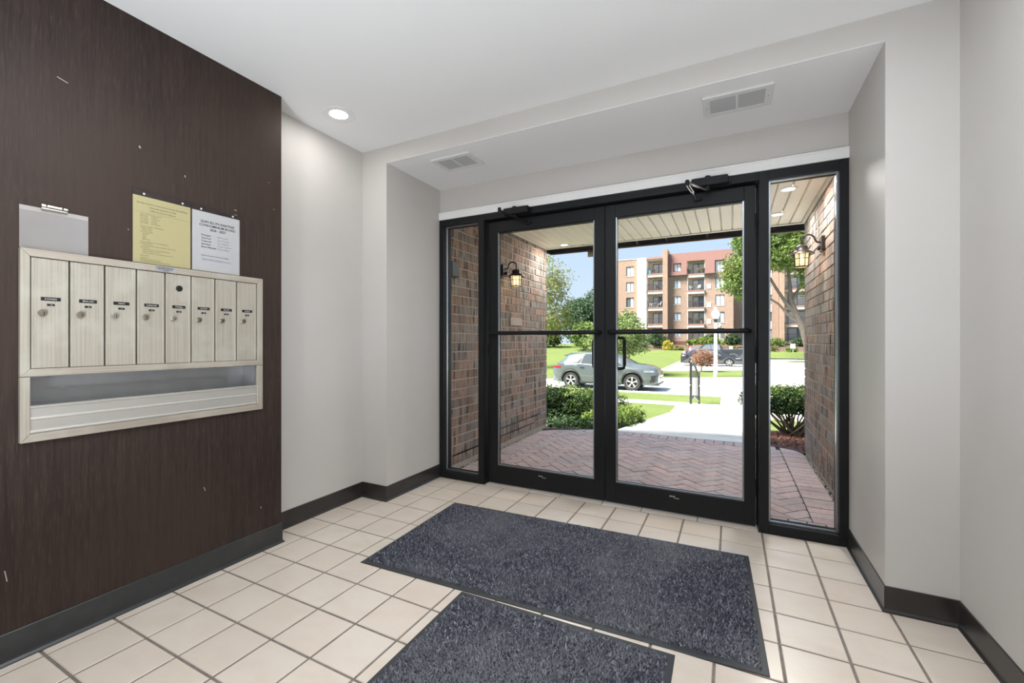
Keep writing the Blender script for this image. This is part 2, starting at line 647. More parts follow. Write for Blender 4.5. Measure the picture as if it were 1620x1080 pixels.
# (kept as thin flakes of bare wood lying on the surface)
pw = bpy.data.objects['wall_left_panel']
for (y, z, l, h, tilt) in ((-2.294, 2.12, 0.032, 0.003, -0.28), (-2.05, 1.962, 0.006, 0.010, 0.4), (-1.875, 1.895, 0.004, 0.009, 0.2), (-1.642, 1.80, 0.014, 0.003, -0.05), (-1.641, 1.775, 0.015, 0.003, -0.12), (-1.66, 1.765, 0.003, 0.004, 0),
                           (-2.09, 1.60, 0.003, 0.004, 0), (-1.43, 1.86, 0.003, 0.006, 0), (-2.44, 0.31, 0.003, 0.04, 0.15), (-1.79, 0.42, 0.003, 0.02, 0.3), (-1.505, 0.235, 0.004, 0.01, 0.2), (-1.46, 2.0, 0.003, 0.004, 0)):
    c, s = math.cos(tilt), math.sin(tilt)
    q = [(-l / 2, -h / 2), (l / 2, -h / 2), (l / 2, h / 2), (-l / 2, h / 2)]
    q = [(y + a * c - b * s, z + a * s + b * c) for a, b in q]
    MB().prism(q, -0.0552, -0.0547, 'x').build('veneer_chip', chip, pw)

# cove baseboards: a thin strip with a small toe
def cove(name, poly2, mat, h=0.105):
    """poly2: list of floor points of the wall line, room on the left-hand side of travel"""
    mb = MB()
    n = len(poly2)
    prof = [(0.0, 0.0), (0.0135, 0.0), (0.0125, 0.004), (0.006, 0.012), (0.0045, 0.02), (0.0045, h - 0.003), (0.0025, h), (0.0, h)]
    nor = []
    for i in range(n - 1):
        d = Vector((poly2[i + 1][0] - poly2[i][0], poly2[i + 1][1] - poly2[i][1])).normalized()
        nor.append(Vector((-d.y, d.x)))
    ring = []
    for i in range(n):
        if i == 0:
            m = nor[0]
        elif i == n - 1:
            m = nor[-1]
        else:
            m = nor[i - 1] + nor[i]
            m = m / (m.dot(nor[i]))
        ring.append([(poly2[i][0] + m.x * a, poly2[i][1] + m.y * a, z) for a, z in prof])
    k = len(prof)
    vs = [q for r in ring for q in r]
    fs = []
    for i in range(n - 1):
        for j in range(k):
            j2 = (j + 1) % k
            fs.append((i * k + j, i * k + j2, (i + 1) * k + j2, (i + 1) * k + j))
    fs += [tuple(range(k)), tuple((n - 1) * k + j for j in range(k))[::-1]]
    mb.add(vs, fs)
    return struct(name, mb, mat)


cove('baseboard_left', [(0.03, 0.0), (0.03, -0.63), (-0.2, -0.63), (-0.2, -1.385)], mBase)
cove('baseboard_left_panel', [(-0.14, -1.385), (-0.055, -1.385), (-0.055, -5.2)], mBaseG, h=0.11)
cove('baseboard_right', [(3.0, -5.2), (3.0, -0.63), (2.77, -0.63), (2.77, 0.0)], mBase)
cove('baseboard_back', [(-0.055, -5.2), (3.0, -5.2)], mBase)

# white board over the entrance frame
struct('trim_1', MB().box(0.03, 2.77, -0.006, 0.012, 2.136, 2.197).box(0.03, 2.77, -0.010, 0.012, 2.184, 2.197), mTrim, bevel=0.0015)

# =================================================================== ENTRANCE FRAME, DOORS, SIDELIGHTS
FY0, FY1 = 0.0, 0.115
frame = thing('door_frame', (1.4, 0.06, 0), 'black aluminium storefront frame around the glass doors and sidelights', 'door frame', kind='structure')
HEAD = 2.085


def member(name, x0, x1, z0, z1, y0=FY0, y1=FY1, parent=frame, mat=mBlack):
    return MB().box(x0, x1, y0, y1, z0, z1).build(name, mat, parent, bevel=0.0015)


member('jamb', 0.031, 0.074, 0.0, 2.135)
member('jamb', 2.728, 2.769, 0.0, 2.135)
member('mullion', 0.408, 0.460, 0.0, 2.135)
member('mullion', 2.342, 2.392, 0.0, 2.135)
member('head_rail', 0.460, 2.342, HEAD, 2.135)
member('door_stop', 0.460, 0.474, 0.0, HEAD, 0.098, 0.113)
member('door_stop', 2.330, 2.342, 0.0, HEAD, 0.098, 0.113)
member('door_stop', 0.474, 2.330, 2.073, HEAD, 0.098, 0.113)


def sidelight(name, x0, x1, label):
    w = thing(name, ((x0 + x1) / 2, 0.06, 0), label, 'window', kind='structure')
    member('window_head', x0, x1, HEAD, 2.135, parent=w)
    member('window_sill', x0, x1, 0.0, 0.055, parent=w)
    # glazing beads: slim grey aluminium angle around the pane
    b = 0.011
    for nm, (a0, a1, c0, c1) in {'bead_left': (x0, x0 + b, 0.055, HEAD), 'bead_right': (x1 - b, x1, 0.055, HEAD), 'bead_top': (x0 + b, x1 - b, HEAD - b, HEAD), 'bead_bottom': (x0 + b, x1 - b, 0.055, 0.055 + b)}.items():
        MB().box(a0, a1, 0.030, 0.052, c0, c1).build('glazing_bead', mBead, w, bevel=0.001)
        MB().box(a0, a1, 0.064, 0.085, c0, c1).build('glazing_bead', mBlack, w)
    MB().box(x0, x1, 0.0545, 0.0605, 0.055, HEAD).build('glass_pane', mGlass, w)
    return w


sidelight('window_1', 0.074, 0.408, 'tall narrow sidelight left of the entrance doors, brick wall behind')
sidelight('window_2', 2.392, 2.728, 'tall narrow sidelight right of the entrance doors by the lit lantern')

DY0, DY1 = 0.050, 0.094
GZ0, GZ1 = 0.150, 1.990


def leaf(name, x0, g0, g1, x1, meet, label):
    d = thing(name, ((x0 + x1) / 2, 0.07, 0), label, 'door', kind='structure')
    MB().box(x0, g0, DY0, DY1, 0.012, 2.078).build('stile', mBlack, d, bevel=0.0015)
    MB().box(g1, x1, DY0, DY1, 0.012, 2.078).build('stile', mBlack, d, bevel=0.0015)
    MB().box(g0, g1, DY0, DY1, GZ1, 2.078).build('top_rail', mBlack, d, bevel=0.0015)
    br = MB().box(g0, g1, DY0, DY1, 0.012, GZ0).build('bottom_rail', mBlack, d, bevel=0.0015)
    b = 0.009
    for (a0, a1, c0, c1) in ((g0, g0 + b, GZ0, GZ1), (g1 - b, g1, GZ0, GZ1), (g0 + b, g1 - b, GZ1 - b, GZ1), (g0 + b, g1 - b, GZ0, GZ0 + b)):
        MB().box(a0, a1, 0.057, 0.069, c0, c1).build('glazing_bead', mBead if (a0 == g0 or c0 == GZ0) else mBlack, d)
        MB().box(a0, a1, 0.077, 0.088, c0, c1).build('glazing_bead', mBlack, d)
    MB().box(g0, g1, 0.070, 0.076, GZ0, GZ1).build('glass_pane', mGlass, d)
    # push bar across the room side
    y = 0.005
    bar = MB().tube([(x0 + 0.03, DY0, 1.193), (x0 + 0.034, 0.025, 1.193), (x0 + 0.055, y, 1.193), (x0 + 0.10, y - 0.003, 1.193), ((x0 + x1) / 2, y - 0.003, 1.193), (x1 - 0.10, y - 0.003, 1.193), (x1 - 0.055, y, 1.193), (x1 - 0.034, 0.025, 1.193), (x1 - 0.03, DY0, 1.193)],
                    [0.012, 0.013, 0.0145, 0.0155, 0.0155, 0.0155, 0.0145, 0.013, 0.012], 10)
    bar.build('push_bar', mBlackM, d, smooth=True)
    # offset pull on the street side, near the meeting edge
    s = 1 if meet == 'l' else -1
    xm = (x0 + 0.035) if meet == 'l' else (x1 - 0.035)
    xo = xm + s * 0.075
    pts = [(xm, DY1, 1.155), (xm, 0.125, 1.155), (xm + s * 0.01, 0.15, 1.155), (xm + s * 0.04, 0.16, 1.155), (xo - s * 0.018, 0.16, 1.155), (xo - s * 0.004, 0.16, 1.149), (xo, 0.16, 1.132)]
    pts += [(q[0], q[1], 2.09 - q[2]) for q in pts[::-1]]
    MB().tube(pts, 0.0115, 10).build('pull_handle', mBlackM, d, smooth=True)
    MB().lathe([(0.0, -0.003), (0.011, -0.003), (0.011, 0.0)], 16, (xm, DY0, 0.93), 'y', caps=False).build('lock_cylinder', mBlackM, d)
    # three hinges at the outer edge
    hx = x1 if meet == 'l' else x0
    for z in (0.25, 1.05, 1.85):
        MB().tube([(hx, DY0 - 0.004, z - 0.05), (hx, DY0 - 0.004, z + 0.05)], 0.006, 8).build('hinge', mBlackM, d)
    # little worn maker's sticker on the bottom rail
    xc = (g0 + g1) / 2 - 0.01
    MB().box(xc - 0.03, xc + 0.005, DY0 - 0.0006, DY0 + 0.001, 0.112, 0.120).build('sticker', mSteel, d)
    MB().box(xc + 0.0, xc + 0.03, DY0 - 0.0006, DY0 + 0.001, 0.104, 0.109).build('sticker', mSteel, d)
    return d


door_l = leaf('door_1', 0.478, 0.555, 1.334, 1.408, 'r', 'left leaf of the black framed glass entrance doors')
door_r = leaf('door_2', 1.412, 1.484, 2.266, 2.327, 'l', 'right leaf of the black framed glass entrance doors')


def closer(door, bx0, bx1, px, elbow, foot, light, label):
    z0, z1 = 2.088, 2.137
    b = MB().box(bx0, bx1, -0.048, 0.0, z0, z1).build('closer_body', mBlackM, door, bevel=0.004, seg=2, label=label)
    MB().box(bx1, bx1 + 0.018, -0.012, 0.0, z0 + 0.004, z1 - 0.006).build('mounting_plate', mBlackM, b, bevel=0.002)
    MB().lathe([(0.016, 0), (0.016, 0.012), (0.008, 0.016)], 14, (px, -0.024, z1 - 0.002)).build('pinion_cap', mBlackM, b)
    MB().lathe([(0.012, -0.03), (0.017, -0.028), (0.017, -0.008), (0.012, 0.0)], 14, (px, -0.024, z0)).build('pinion', mBlackM, b)
    ez = 2.062
    MB().bar((px, -0.024, ez), (elbow[0], elbow[1], ez), 0.018, 0.006).build('arm', mSteel if light else mBlackM, b, bevel=0.001)
    MB().lathe([(0.010, -0.016), (0.012, -0.014), (0.012, 0.012), (0.009, 0.016)], 12, (elbow[0], elbow[1], ez)).build('elbow', mBlackM, b)
    e2 = (elbow[0], elbow[1], ez - 0.008)
    mid = tuple(e2[k] * 0.45 + foot[k] * 0.55 for k in range(3))
    fa = MB()
    d = (Vector(foot) - Vector(e2)).normalized()
    s = Vector((d.y, -d.x, 0)).normalized() * 0.007
    fa.bar(tuple(Vector(e2) + s), tuple(Vector(mid) + s), 0.004, 0.006)
    fa.bar(tuple(Vector(e2) - s), tuple(Vector(mid) - s), 0.004, 0.006)
    fa.bar(tuple(Vector(mid) - d * 0.012), mid, 0.018, 0.006)
    fa.tube([mid, foot], [0.005, 0.004], 8)
    fa.build('forearm', mSteel if light else mBlackM, b)
    MB().box(foot[0] - 0.022, foot[0] + 0.022, 0.036, 0.052, foot[2] - 0.012, foot[2] + 0.012).build('foot_bracket', mBlackM, b, bevel=0.003)


closer(door_l, 0.655, 0.860, 0.74, (0.735, -0.255), (0.83, 0.045, 2.032), False, 'black overhead door closer with folded arm')
closer(door_r, 1.975, 2.180, 2.067, (1.966, -0.215), (2.005, 0.045, 2.034), True, 'black overhead door closer with bright steel arm')

# =================================================================== MAILBOXES
PX = -0.055
mail = thing('mailbox_unit', (PX, -1.957, 0.767), 'champagne aluminium wall mailbox unit with eight doors and open tray below', 'mailboxes')
Y0, Y1, Z0, ZM0, ZM1, Z1 = -2.410, -1.506, 0.767, 1.003, 1.031, 1.464
IY0, IY1, IZ1, TZ0 = -2.384, -1.537, 1.436, 0.797
FX = -0.0385


def mitre(poly, name, mat, x1=FX):
    return MB().prism(poly, PX - 0.0005, x1, 'x').build(name, mat, mail, bevel=0.0012)


g = 0.0006
mitre([(Y0, Z1), (Y1, Z1), (IY1, IZ1), (IY0, IZ1)], 'top_rail', mMailH)
mitre([(Y0, Z1 - g), (IY0 - g, IZ1 - g), (IY0 - g, ZM1), (Y0, ZM0)], 'side_rail', mMail)
mitre([(Y1, Z1 - g), (Y1, ZM0), (IY1 + g, ZM1), (IY1 + g, IZ1 - g)], 'side_rail', mMail)
mitre([(Y0 + g, ZM0 + g), (Y1 - g, ZM0 + g), (IY1, ZM1), (IY0, ZM1)], 'middle_rail', mMailH)
mitre([(Y0, Z0), (IY0 - g, TZ0), (IY0 - g, ZM0 - 2 * g), (Y0, ZM0 - 2 * g)], 'lower_side_rail', mMail)
mitre([(Y1, Z0), (Y1, ZM0 - 2 * g), (IY1 + g, ZM0 - 2 * g), (IY1 + g, TZ0)], 'lower_side_rail', mMail)
mitre([(Y0 + g, Z0), (Y1 - g, Z0), (IY1, TZ0 - g), (IY0, TZ0 - g)], 'bottom_rail', mMailH)
# dark cavity behind the doors
MB().box(-0.075, -0.058, IY0, IY1, ZM0, IZ1).build('cavity', mGap, mail)
# open parcel bin: zinc liner and sloped front
lin = MB()
lin.box(-0.165, -0.163, IY0, IY1, TZ0 + 0.004, ZM0)
lin.box(-0.163, -0.058, IY0, IY0 + 0.002, TZ0 + 0.004, ZM0)
lin.box(-0.163, -0.058, IY1 - 0.002, IY1, TZ0 + 0.004, ZM0)
lin.box(-0.163, -0.058, IY0, IY1, TZ0 + 0.003, TZ0 + 0.006)
lin.box(-0.163, -0.058, IY0, IY1, ZM0 - 0.003, ZM0 - 0.001)
lin.build('bin_liner', mZinc, mail)
fr = MB().prism([(-0.044, 0.797), (-0.041, 0.800), (-0.041, 0.804), (-0.047, 0.808), (-0.043, 0.845), (-0.040, 0.847), (-0.040, 0.851), (-0.046, 0.855), (-0.043, 0.888), (-0.039, 0.890), (-0.039, 0.896), (-0.056, 0.898), (-0.058, 0.797)], IY0, IY1, 'y')
fr.build('tray_front', mMailT, mail, bevel=0.0005)
# maker's plate riveted to the top rail
pl = MB().prism([(-2.006, 1.4615), (-1.917, 1.4615), (-1.924, 1.438), (-1.997, 1.438)], FX - 0.001, FX + 0.0012, 'x').build('maker_plate', mZinc, mail)
for (yy, zz, s) in ((-1.961, 1.4535, 'APARTMENT MAIL BOX'), (-1.961, 1.447, 'MANUFACTURED BY'), (-1.961, 1.441, 'U.S. MAIL')):
    me = text_mesh(s, 0.0062, 'CENTER', 0.0001)
    o = link('plate_lettering', me, mInk, pl)
    o.matrix_local = Matrix(((0, 0, 1, FX + 0.0018 - WLOC[mail.name][0]), (1, 0, 0, yy - WLOC[mail.name][1]), (0, 1, 0, zz - WLOC[mail.name][2]), (0, 0, 0, 1)))
for yy in (-1.999, -1.924):
    MB().lathe([(0.003, 0), (0.003, 0.001), (0.001, 0.002)], 8, (FX + 0.001, yy, 1.458), 'x').build('rivet', mLockS, pl)

pitch = (IY1 - IY0) / 8
names = [('KOMABO', '1A'), ('BRAULEN', '1B'), ('MARTI', '1C'), ('SUNDLAIN', '1D'), ('HANSEN', '2A'), ('ALTMAN', '2B'), ('BLOOM', '2C'), ('NORRIS', '2D')]


def yz_text(s, size, y, z, x, mat, parent, name='lettering', align='LEFT', bold=0.0, shear=0.0, rot=0.0, spacing=1.0):
    me = text_mesh(s, size, align, bold, shear, spacing)
    o = link(name, me, mat, parent)
    w = WLOC[parent.name]
    R = Matrix(((0, 0, 1, 0), (math.cos(rot), -math.sin(rot), 0, 0), (math.sin(rot), math.cos(rot), 0, 0), (0, 0, 0, 1)))
    o.matrix_local = Matrix.Translation((x - w[0], y - w[1], z - w[2])) @ R
    return o


for i in range(8):
    a, b = IY0 + i * pitch + 0.0028, IY0 + (i + 1) * pitch - 0.0028
    z0, z1 = ZM1 + 0.002, IZ1 - 0.003
    X = -0.0435
    d = MB().prism([(a, -0.058), (a, X), (a + 0.0015, X + 0.0015), (a + 0.007, X + 0.0015), (a + 0.0085, X), (b - 0.0085, X), (b - 0.007, X + 0.0015), (b - 0.0015, X + 0.0015), (b, X), (b, -0.058)], z0, z1, 'z')
    d.v = [(v[1], v[0], v[2]) for v in d.v]
    dr = d.build('mailbox_door', mMail, mail)
    ly, lz = a + 0.029, 1.2335 + random.uniform(-0.001, 0.001)
    r = 0.0118
    ml = mLockS if i in (2, 4) else mLock
    MB().lathe([(r + 0.001, 0.0), (r + 0.001, 0.0025), (r, 0.0035), (r, 0.0095), (r - 0.0015, 0.011), (0.0, 0.011)], 20, (X, ly, lz), 'x', caps=False).build('lock', ml, dr, smooth=True)
    MB().prism([(ly - 0.0012 + 0.002, lz - 0.007), (ly + 0.0012 + 0.002, lz - 0.007), (ly + 0.001 + 0.002, lz + 0.003), (ly - 0.001 + 0.002, lz + 0.003)], X + 0.0105, X + 0.0113, 'x').build('keyhole', mGap, dr)
    cy = a + 0.0515
    rr = random.uniform(-0.02, 0.02)
    MB().box(X, X + 0.0012, cy - 0.0268, cy + 0.0268, 1.2795, 1.2925).build('name_plate', mPlate, dr)
    MB().box(X, X + 0.0012, cy - 0.0105, cy + 0.0105, 1.2605, 1.2685).build('number_plate', mPlate, dr)
    yz_text(names[i][0], 0.0078, cy, 1.2833, X + 0.0016, mInkW, dr, 'name_lettering', 'CENTER', rot=-0.10 if i == 4 else rr)
    yz_text(names[i][1], 0.0056, cy + 0.001, 1.2622, X + 0.0016, mInkW, dr, 'number_lettering', 'CENTER')
    if i == 4:
        MB().lathe([(0.0135, 0.0), (0.0135, 0.003), (0.011, 0.004), (0.0075, 0.004), (0.0075, 0.001), (0.0, 0.001)], 20, (X, cy + 0.001, 1.371), 'x', caps=False).build('arrow_lock', mPlate, dr, smooth=True)
        MB().box(X, X + 0.0004, cy - 0.024, cy + 0.034, 1.300, 1.314).build('tape_residue', mMailH, dr)

# =================================================================== NOTICE HOLDERS
def holder(name, y0, y1, z0, z1, label):
    t = thing(name, (PX, (y0 + y1) / 2, z0), label, 'notice holder')
    MB().box(PX + 0.0002, PX + 0.0018, y0, y1, z0, z1).build('back_sheet', mAcryl, t)
    MB().box(PX + 0.0048, PX + 0.0062, y0, y1, z0, z1 - 0.001).build('front_sheet', mAcryl, t)
    MB().box(PX + 0.0002, PX + 0.0062, y0, y0 + 0.0012, z0, z1).build('side_edge', mAcryl, t)
    for yy in (y0 + 0.041, y1 - 0.037):
        MB().lathe([(0.0045, 0.0), (0.0045, 0.0012), (0.002, 0.0024)], 10, (PX + 0.0062, yy, z1 - 0.017), 'x').build('pin', mInkW, t)
    return t


def sheet(name, y0, y1, z0, z1, mat, label, cat):
    t = thing(name, (PX + 0.003, (y0 + y1) / 2, z0), label, cat)
    MB().box(PX + 0.0030, PX + 0.0033, y0, y1, z0, z1).build('paper', mat, t)
    return t


holder('notice_holder', -2.0785, -1.8515, 1.4665, 1.781, 'clear acrylic sleeve holding the yellow meeting notice')
holder('notice_holder', -1.8495, -1.622, 1.4665, 1.7785, 'clear acrylic sleeve holding the white board notice')
ty = sheet('paper_notice', -2.0765, -1.8535, 1.468, 1.754, mYel, 'yellow printed meeting notice above the mailboxes', 'notice')
TX = PX + 0.0035


def lines(t, y0, items, mat, size):
    for (dy, z, s, sz) in items:
        yz_text(s, sz or size, y0 + dy, z, TX, mat, t, 'lettering', bold=0.0001)


yc = -1.965
for (z, s, sz) in ((1.7225, 'Glen Ellyn Raintree Condominium Association Board Meeting', 0.0078), (1.7080, 'Wednesday September 16, 2026', 0.0078), (1.6945, '7 PM at the Raintree Clubhouse', 0.0078)):
    yz_text(s, sz, yc, z, TX, mInkY, ty, 'lettering', 'CENTER', bold=0.00015)
MB().box(TX - 0.0003, TX, -2.07, -1.86, 1.6862, 1.6868).build('rule', mInkY, ty)
lines(ty, -2.05, [(0, 1.677, 'Call to Order/Condition Approval', 0), (0, 1.6695, 'Bill Porcelli', 0), (0.04, 1.6695, 'President', 0), (0, 1.662, 'Lynn Traxler', 0), (0.04, 1.662, 'Vice President', 0), (0, 1.6545, 'Lori Hilliard', 0), (0.04, 1.6545, 'Treasurer', 0), (0, 1.647, 'Linda Todorov', 0), (0.04, 1.647, 'Secretary', 0), (0, 1.6395, 'Shirley Maby', 0), (0.04, 1.6395, 'Board Member', 0),
                  (0, 1.625, 'Approval of August 19, 2026 Minutes', 0), (0, 1.617, 'Treasurer\'s Report', 0), (0.008, 1.609, 'Bank Accounts', 0), (0, 1.601, 'Committee Reports', 0), (0.008, 1.593, 'Landscape', 0), (0.008, 1.585, 'Social', 0), (0.008, 1.577, 'Safety', 0), (0.008, 1.569, 'Maintenance', 0),
                  (0, 1.558, 'Property Manager and Contract Management', 0), (0, 1.550, 'Unfinished Business', 0), (0.008, 1.542, 'Community garden watering schedule, repair estimate', 0), (0, 1.534, 'New Business', 0), (0.008, 1.526, 'Facility maintenance and scheduling, parking', 0), (0.008, 1.518, 'Windows estimate and trim', 0), (0.008, 1.510, 'Utility maintenance, pool repairs and winter prep', 0),
                  (0, 1.499, 'Adjournment', 0), (0, 1.489, 'Open Forum', 0), (0, 1.482, 'Volunteers needed, all welcome', 0), (0, 1.4745, 'Next Meeting: Wednesday, November 18, 2026', 0)], mInkY, 0.0058)
tw = sheet('paper_notice', -1.8475, -1.6235, 1.468, 1.752, mPap, 'white printed condominium board notice above the mailboxes', 'notice')
yc = -1.731
for (z, s, sz) in ((1.7005, 'GLEN ELLYN RAINTREE', 0.0158), (1.6835, 'CONDOMINIUM BOARD', 0.0158), (1.6655, '2026 - 2027', 0.0158)):
    yz_text(s, sz, yc, z, TX, mInk, tw, 'lettering', 'CENTER', bold=0.0003, shear=0.15, spacing=0.97)
for k, (s, q) in enumerate((('President', 'Bill Porcelli'), ('Vice Pres.', 'Lynn Traxler'), ('Treasurer', 'Lori Hilliard'), ('Secretary', 'Linda Todorov'), ('Board Member', 'Shirley Maby'))):
    yz_text(s, 0.0115, -1.807, 1.637 - k * 0.0142, TX, mInk, tw, bold=0.00025)
    yz_text(q, 0.0112, -1.732, 1.637 - k * 0.0142, TX, mInkG, tw, bold=0.0001)
yz_text('Email to the entire board and manager:', 0.0082, -1.807, 1.541, TX, mInk, tw, bold=0.00015)
yz_text('RaintreeBoard@yahoo.com', 0.0118, -1.804, 1.522, TX, mInkB, tw)
MB().box(TX - 0.0003, TX, -1.803, -1.66, 1.5195, 1.5202).build('underline', mInkB, tw)
# empty sleeve with a clip on the left
t = thing('empty_sleeve', (PX, -2.314, 1.466), 'empty greyish plastic sleeve with clip above the leftmost mailboxes', 'notice holder')
MB().box(PX + 0.0002, PX + 0.0016, -2.408, -2.220, 1.4665, 1.619).build('back_sheet', mMirror, t)
MB().box(PX + 0.0018, PX + 0.0030, -2.408, -2.220, 1.4665, 1.602).build('front_sheet', mAcryl, t)
c = MB().prism([(PX + 0.003, 1.632), (PX + 0.009, 1.632), (PX + 0.010, 1.626), (PX + 0.007, 1.621), (PX + 0.012, 1.614), (PX + 0.006, 1.611), (PX + 0.003, 1.618)], -2.353, -2.282, 'y')
c2 = c.build('clip', mLockS, t)
for yy in (-2.340, -2.296):
    MB().lathe([(0.003, 0), (0.003, 0.001)], 8, (PX + 0.0092, yy, 1.629), 'x').build('clip_hole', mGap, c2)

# =================================================================== FLOOR MATS
def floor_mat(name, cx, cy, w, h, rot, label, seed):
    t = thing(name, (cx, cy, 0), label, 'floor mat', 'charcoal entrance mats')
    me = MB().prism([(-w / 2, -h / 2), (w / 2, -h / 2), (w / 2, h / 2), (-w / 2, h / 2)], 0.0005, 0.0045, 'z', inset=0.0025).mesh('rubber_backing')
    link('rubber_backing', me, mRubber, t)
    rng = np.random.default_rng(seed)
    bx, by = 0.027, 0.034
    sp = 0.0074
    nx, ny = int((w - 2 * bx) / sp), int((h - 2 * by) / sp)
    gx, gy = np.meshgrid(np.linspace(-w / 2 + bx, w / 2 - bx, nx), np.linspace(-h / 2 + by, h / 2 - by, ny))
    gx = gx.ravel() + rng.uniform(-sp, sp, nx * ny) * 0.6
    gy = gy.ravel() + rng.uniform(-sp, sp, nx * ny) * 0.6
    n = len(gx)
    hh = rng.uniform(0.0055, 0.0145, n)
    # pressed and brushed areas of the pile
    hh *= 1 - 0.12 * np.sin(gx * 7 + 1.3) * np.sin(gy * 9 + 0.4)
    r = rng.uniform(0.0036, 0.0056, n)
    lean = rng.normal(0, 0.0036, (n, 2))
    a0 = rng.uniform(0, 2 * PI, n)
    V = np.zeros((n, 7, 3))
    for k in range(3):
        a = a0 + k * 2 * PI / 3
        V[:, k, 0] = gx + r * np.cos(a) * 1.15
        V[:, k, 1] = gy + r * np.sin(a) * 1.15
        V[:, k, 2] = 0.004
        V[:, 3 + k, 0] = gx + lean[:, 0] + r * 0.62 * np.cos(a + 0.5)
        V[:, 3 + k, 1] = gy + lean[:, 1] + r * 0.62 * np.sin(a + 0.5)
        V[:, 3 + k, 2] = 0.004 + hh * 0.72
    V[:, 6, 0] = gx + lean[:, 0] * 1.5
    V[:, 6, 1] = gy + lean[:, 1] * 1.5
    V[:, 6, 2] = 0.004 + hh
    tri = []
    for k in range(3):
        j = (k + 1) % 3
        tri += [(k, j, 3 + j), (k, 3 + j, 3 + k), (3 + k, 3 + j, 6)]
    F = (np.arange(n)[:, None, None] * 7 + np.array(tri)[None]).reshape(-1, 3)
    me = fast_mesh('carpet_pile', V.reshape(-1, 3), F)
    link('carpet_pile', me, mPile, t, kind='stuff')
    t.rotation_euler = (0, 0, rot)
    return t


mPile = mk('mat_pile', (0.03, 0.032, 0.042), 0.9, spec=0.2,
           pieces=[(0, (0.045, 0.046, 0.062)), (0.5, (0.115, 0.117, 0.146)), (0.9, (0.21, 0.213, 0.25)), (1.0, (0.36, 0.365, 0.39))],
           var=[(1.5, (1, 1, 1), (0.24, 0.242, 0.26), 0.46, 0.8)])
floor_mat('floor_mat', 1.395, -0.860, 1.80, 0.912, math.radians(2.2), 'large charcoal pile mat lying lengthwise just inside the glass doors', 1)
floor_mat('floor_mat', 1.578, -2.075, 0.90, 1.50, math.radians(0.9), 'charcoal pile mat nearest the camera, behind the larger door mat', 2)

# =================================================================== CEILING FITTINGS
def downlight(name, x, y, z, label, power, col=(1.0, 0.975, 0.94), r=0.095, rl=0.054):
    t = thing(name, (x, y, z), label, 'ceiling light')
    MB().lathe([(r, 0.0), (r, -0.003), (r - 0.008, -0.006), (r - 0.02, -0.006), (rl + 0.008, -0.0035), (rl, -0.002), (rl, 0.0)], 40, (x, y, z), caps=False).build('trim_ring', mLampTrim, t, smooth=True)
    MB().lathe([(0.0, -0.0022), (rl, -0.0022)], 40, (x, y, z), caps=False).build('lens', mLens, t)
    L = bpy.data.lights.new('lamp', 'AREA')
    L.shape = 'DISK'
    L.size = 2 * rl
    L.energy = power
    L.color = col
    lo = bpy.data.objects.new('lamp', L)
    COL.objects.link(lo)
    lo.parent = t
    lo.location = (0, 0, -0.012)
    return t


downlight('recessed_light', 0.080, -1.100, 2.507, 'lit round recessed ceiling light near the mailbox wall', CEIL_LAMP_W)
# unseen fill lights behind the viewer, added to brighten the ceiling by bounce
for (GX, GY, lab) in ((2.60, -3.40, 'added fill uplight behind the viewer by the right wall'), (1.70, -4.40, 'added fill uplight behind the viewer at the back wall'), (0.95, -3.15, 'added fill uplight behind the viewer by the panel wall')):
    gl = thing('fill_uplight', (GX, GY, 0.0), lab, 'fill light', 'added fill uplights')
    MB().lathe([(0.13, 0.0), (0.13, 0.02), (0.03, 0.03), (0.02, 0.30), (0.06, 0.34), (0.15, 0.42), (0.145, 0.42), (0.05, 0.345), (0.0, 0.345)], 24, (GX, GY, 0.0), caps=False).build('stand', mLampTrim, gl, smooth=True)
    L = bpy.data.lights.new('fill_lamp', 'AREA')
    L.shape = 'DISK'
    L.size = 0.22
    L.energy = FILL_UP_W
    L.color = (0.86, 0.93, 1.0)
    o = bpy.data.objects.new('fill_lamp', L)
    COL.objects.link(o)
    o.parent = gl
    o.location = (0, 0, 0.43)
    o.rotation_euler = (PI, 0, 0)
# two unseen glowing panels overhead, added to brighten floor and walls

for (PX_, PY_, PL_, lab) in ((1.30, -2.20, FILL_PANEL_L * 1.5, 'added fill panel over the second mat, out of view above'), (2.30, -1.72, FILL_PANEL_L * 0.85, 'added fill panel by the right wall, out of view above')):
    t = thing('fill_panel', (PX_, PY_, 2.507), lab, 'ceiling light', 'added fill panels')
    fr = MB()
    for (a, b, c, d) in ((PX_ - 0.32, PX_ + 0.32, PY_ - 0.32, PY_ - 0.30), (PX_ - 0.32, PX_ + 0.32, PY_ + 0.30, PY_ + 0.32), (PX_ - 0.32, PX_ - 0.30, PY_ - 0.30, PY_ + 0.30), (PX_ + 0.30, PX_ + 0.32, PY_ - 0.30, PY_ + 0.30)):
        fr.box(a, b, c, d, 2.485, 2.507)
    fr.build('frame', mLampTrim, t)
    MB().box(PX_ - 0.30, PX_ + 0.30, PY_ - 0.30, PY_ + 0.30, 2.490, 2.494).build('diffuser', emit('fill_panel_glow', (0.88, 0.94, 1.0), PL_), t)


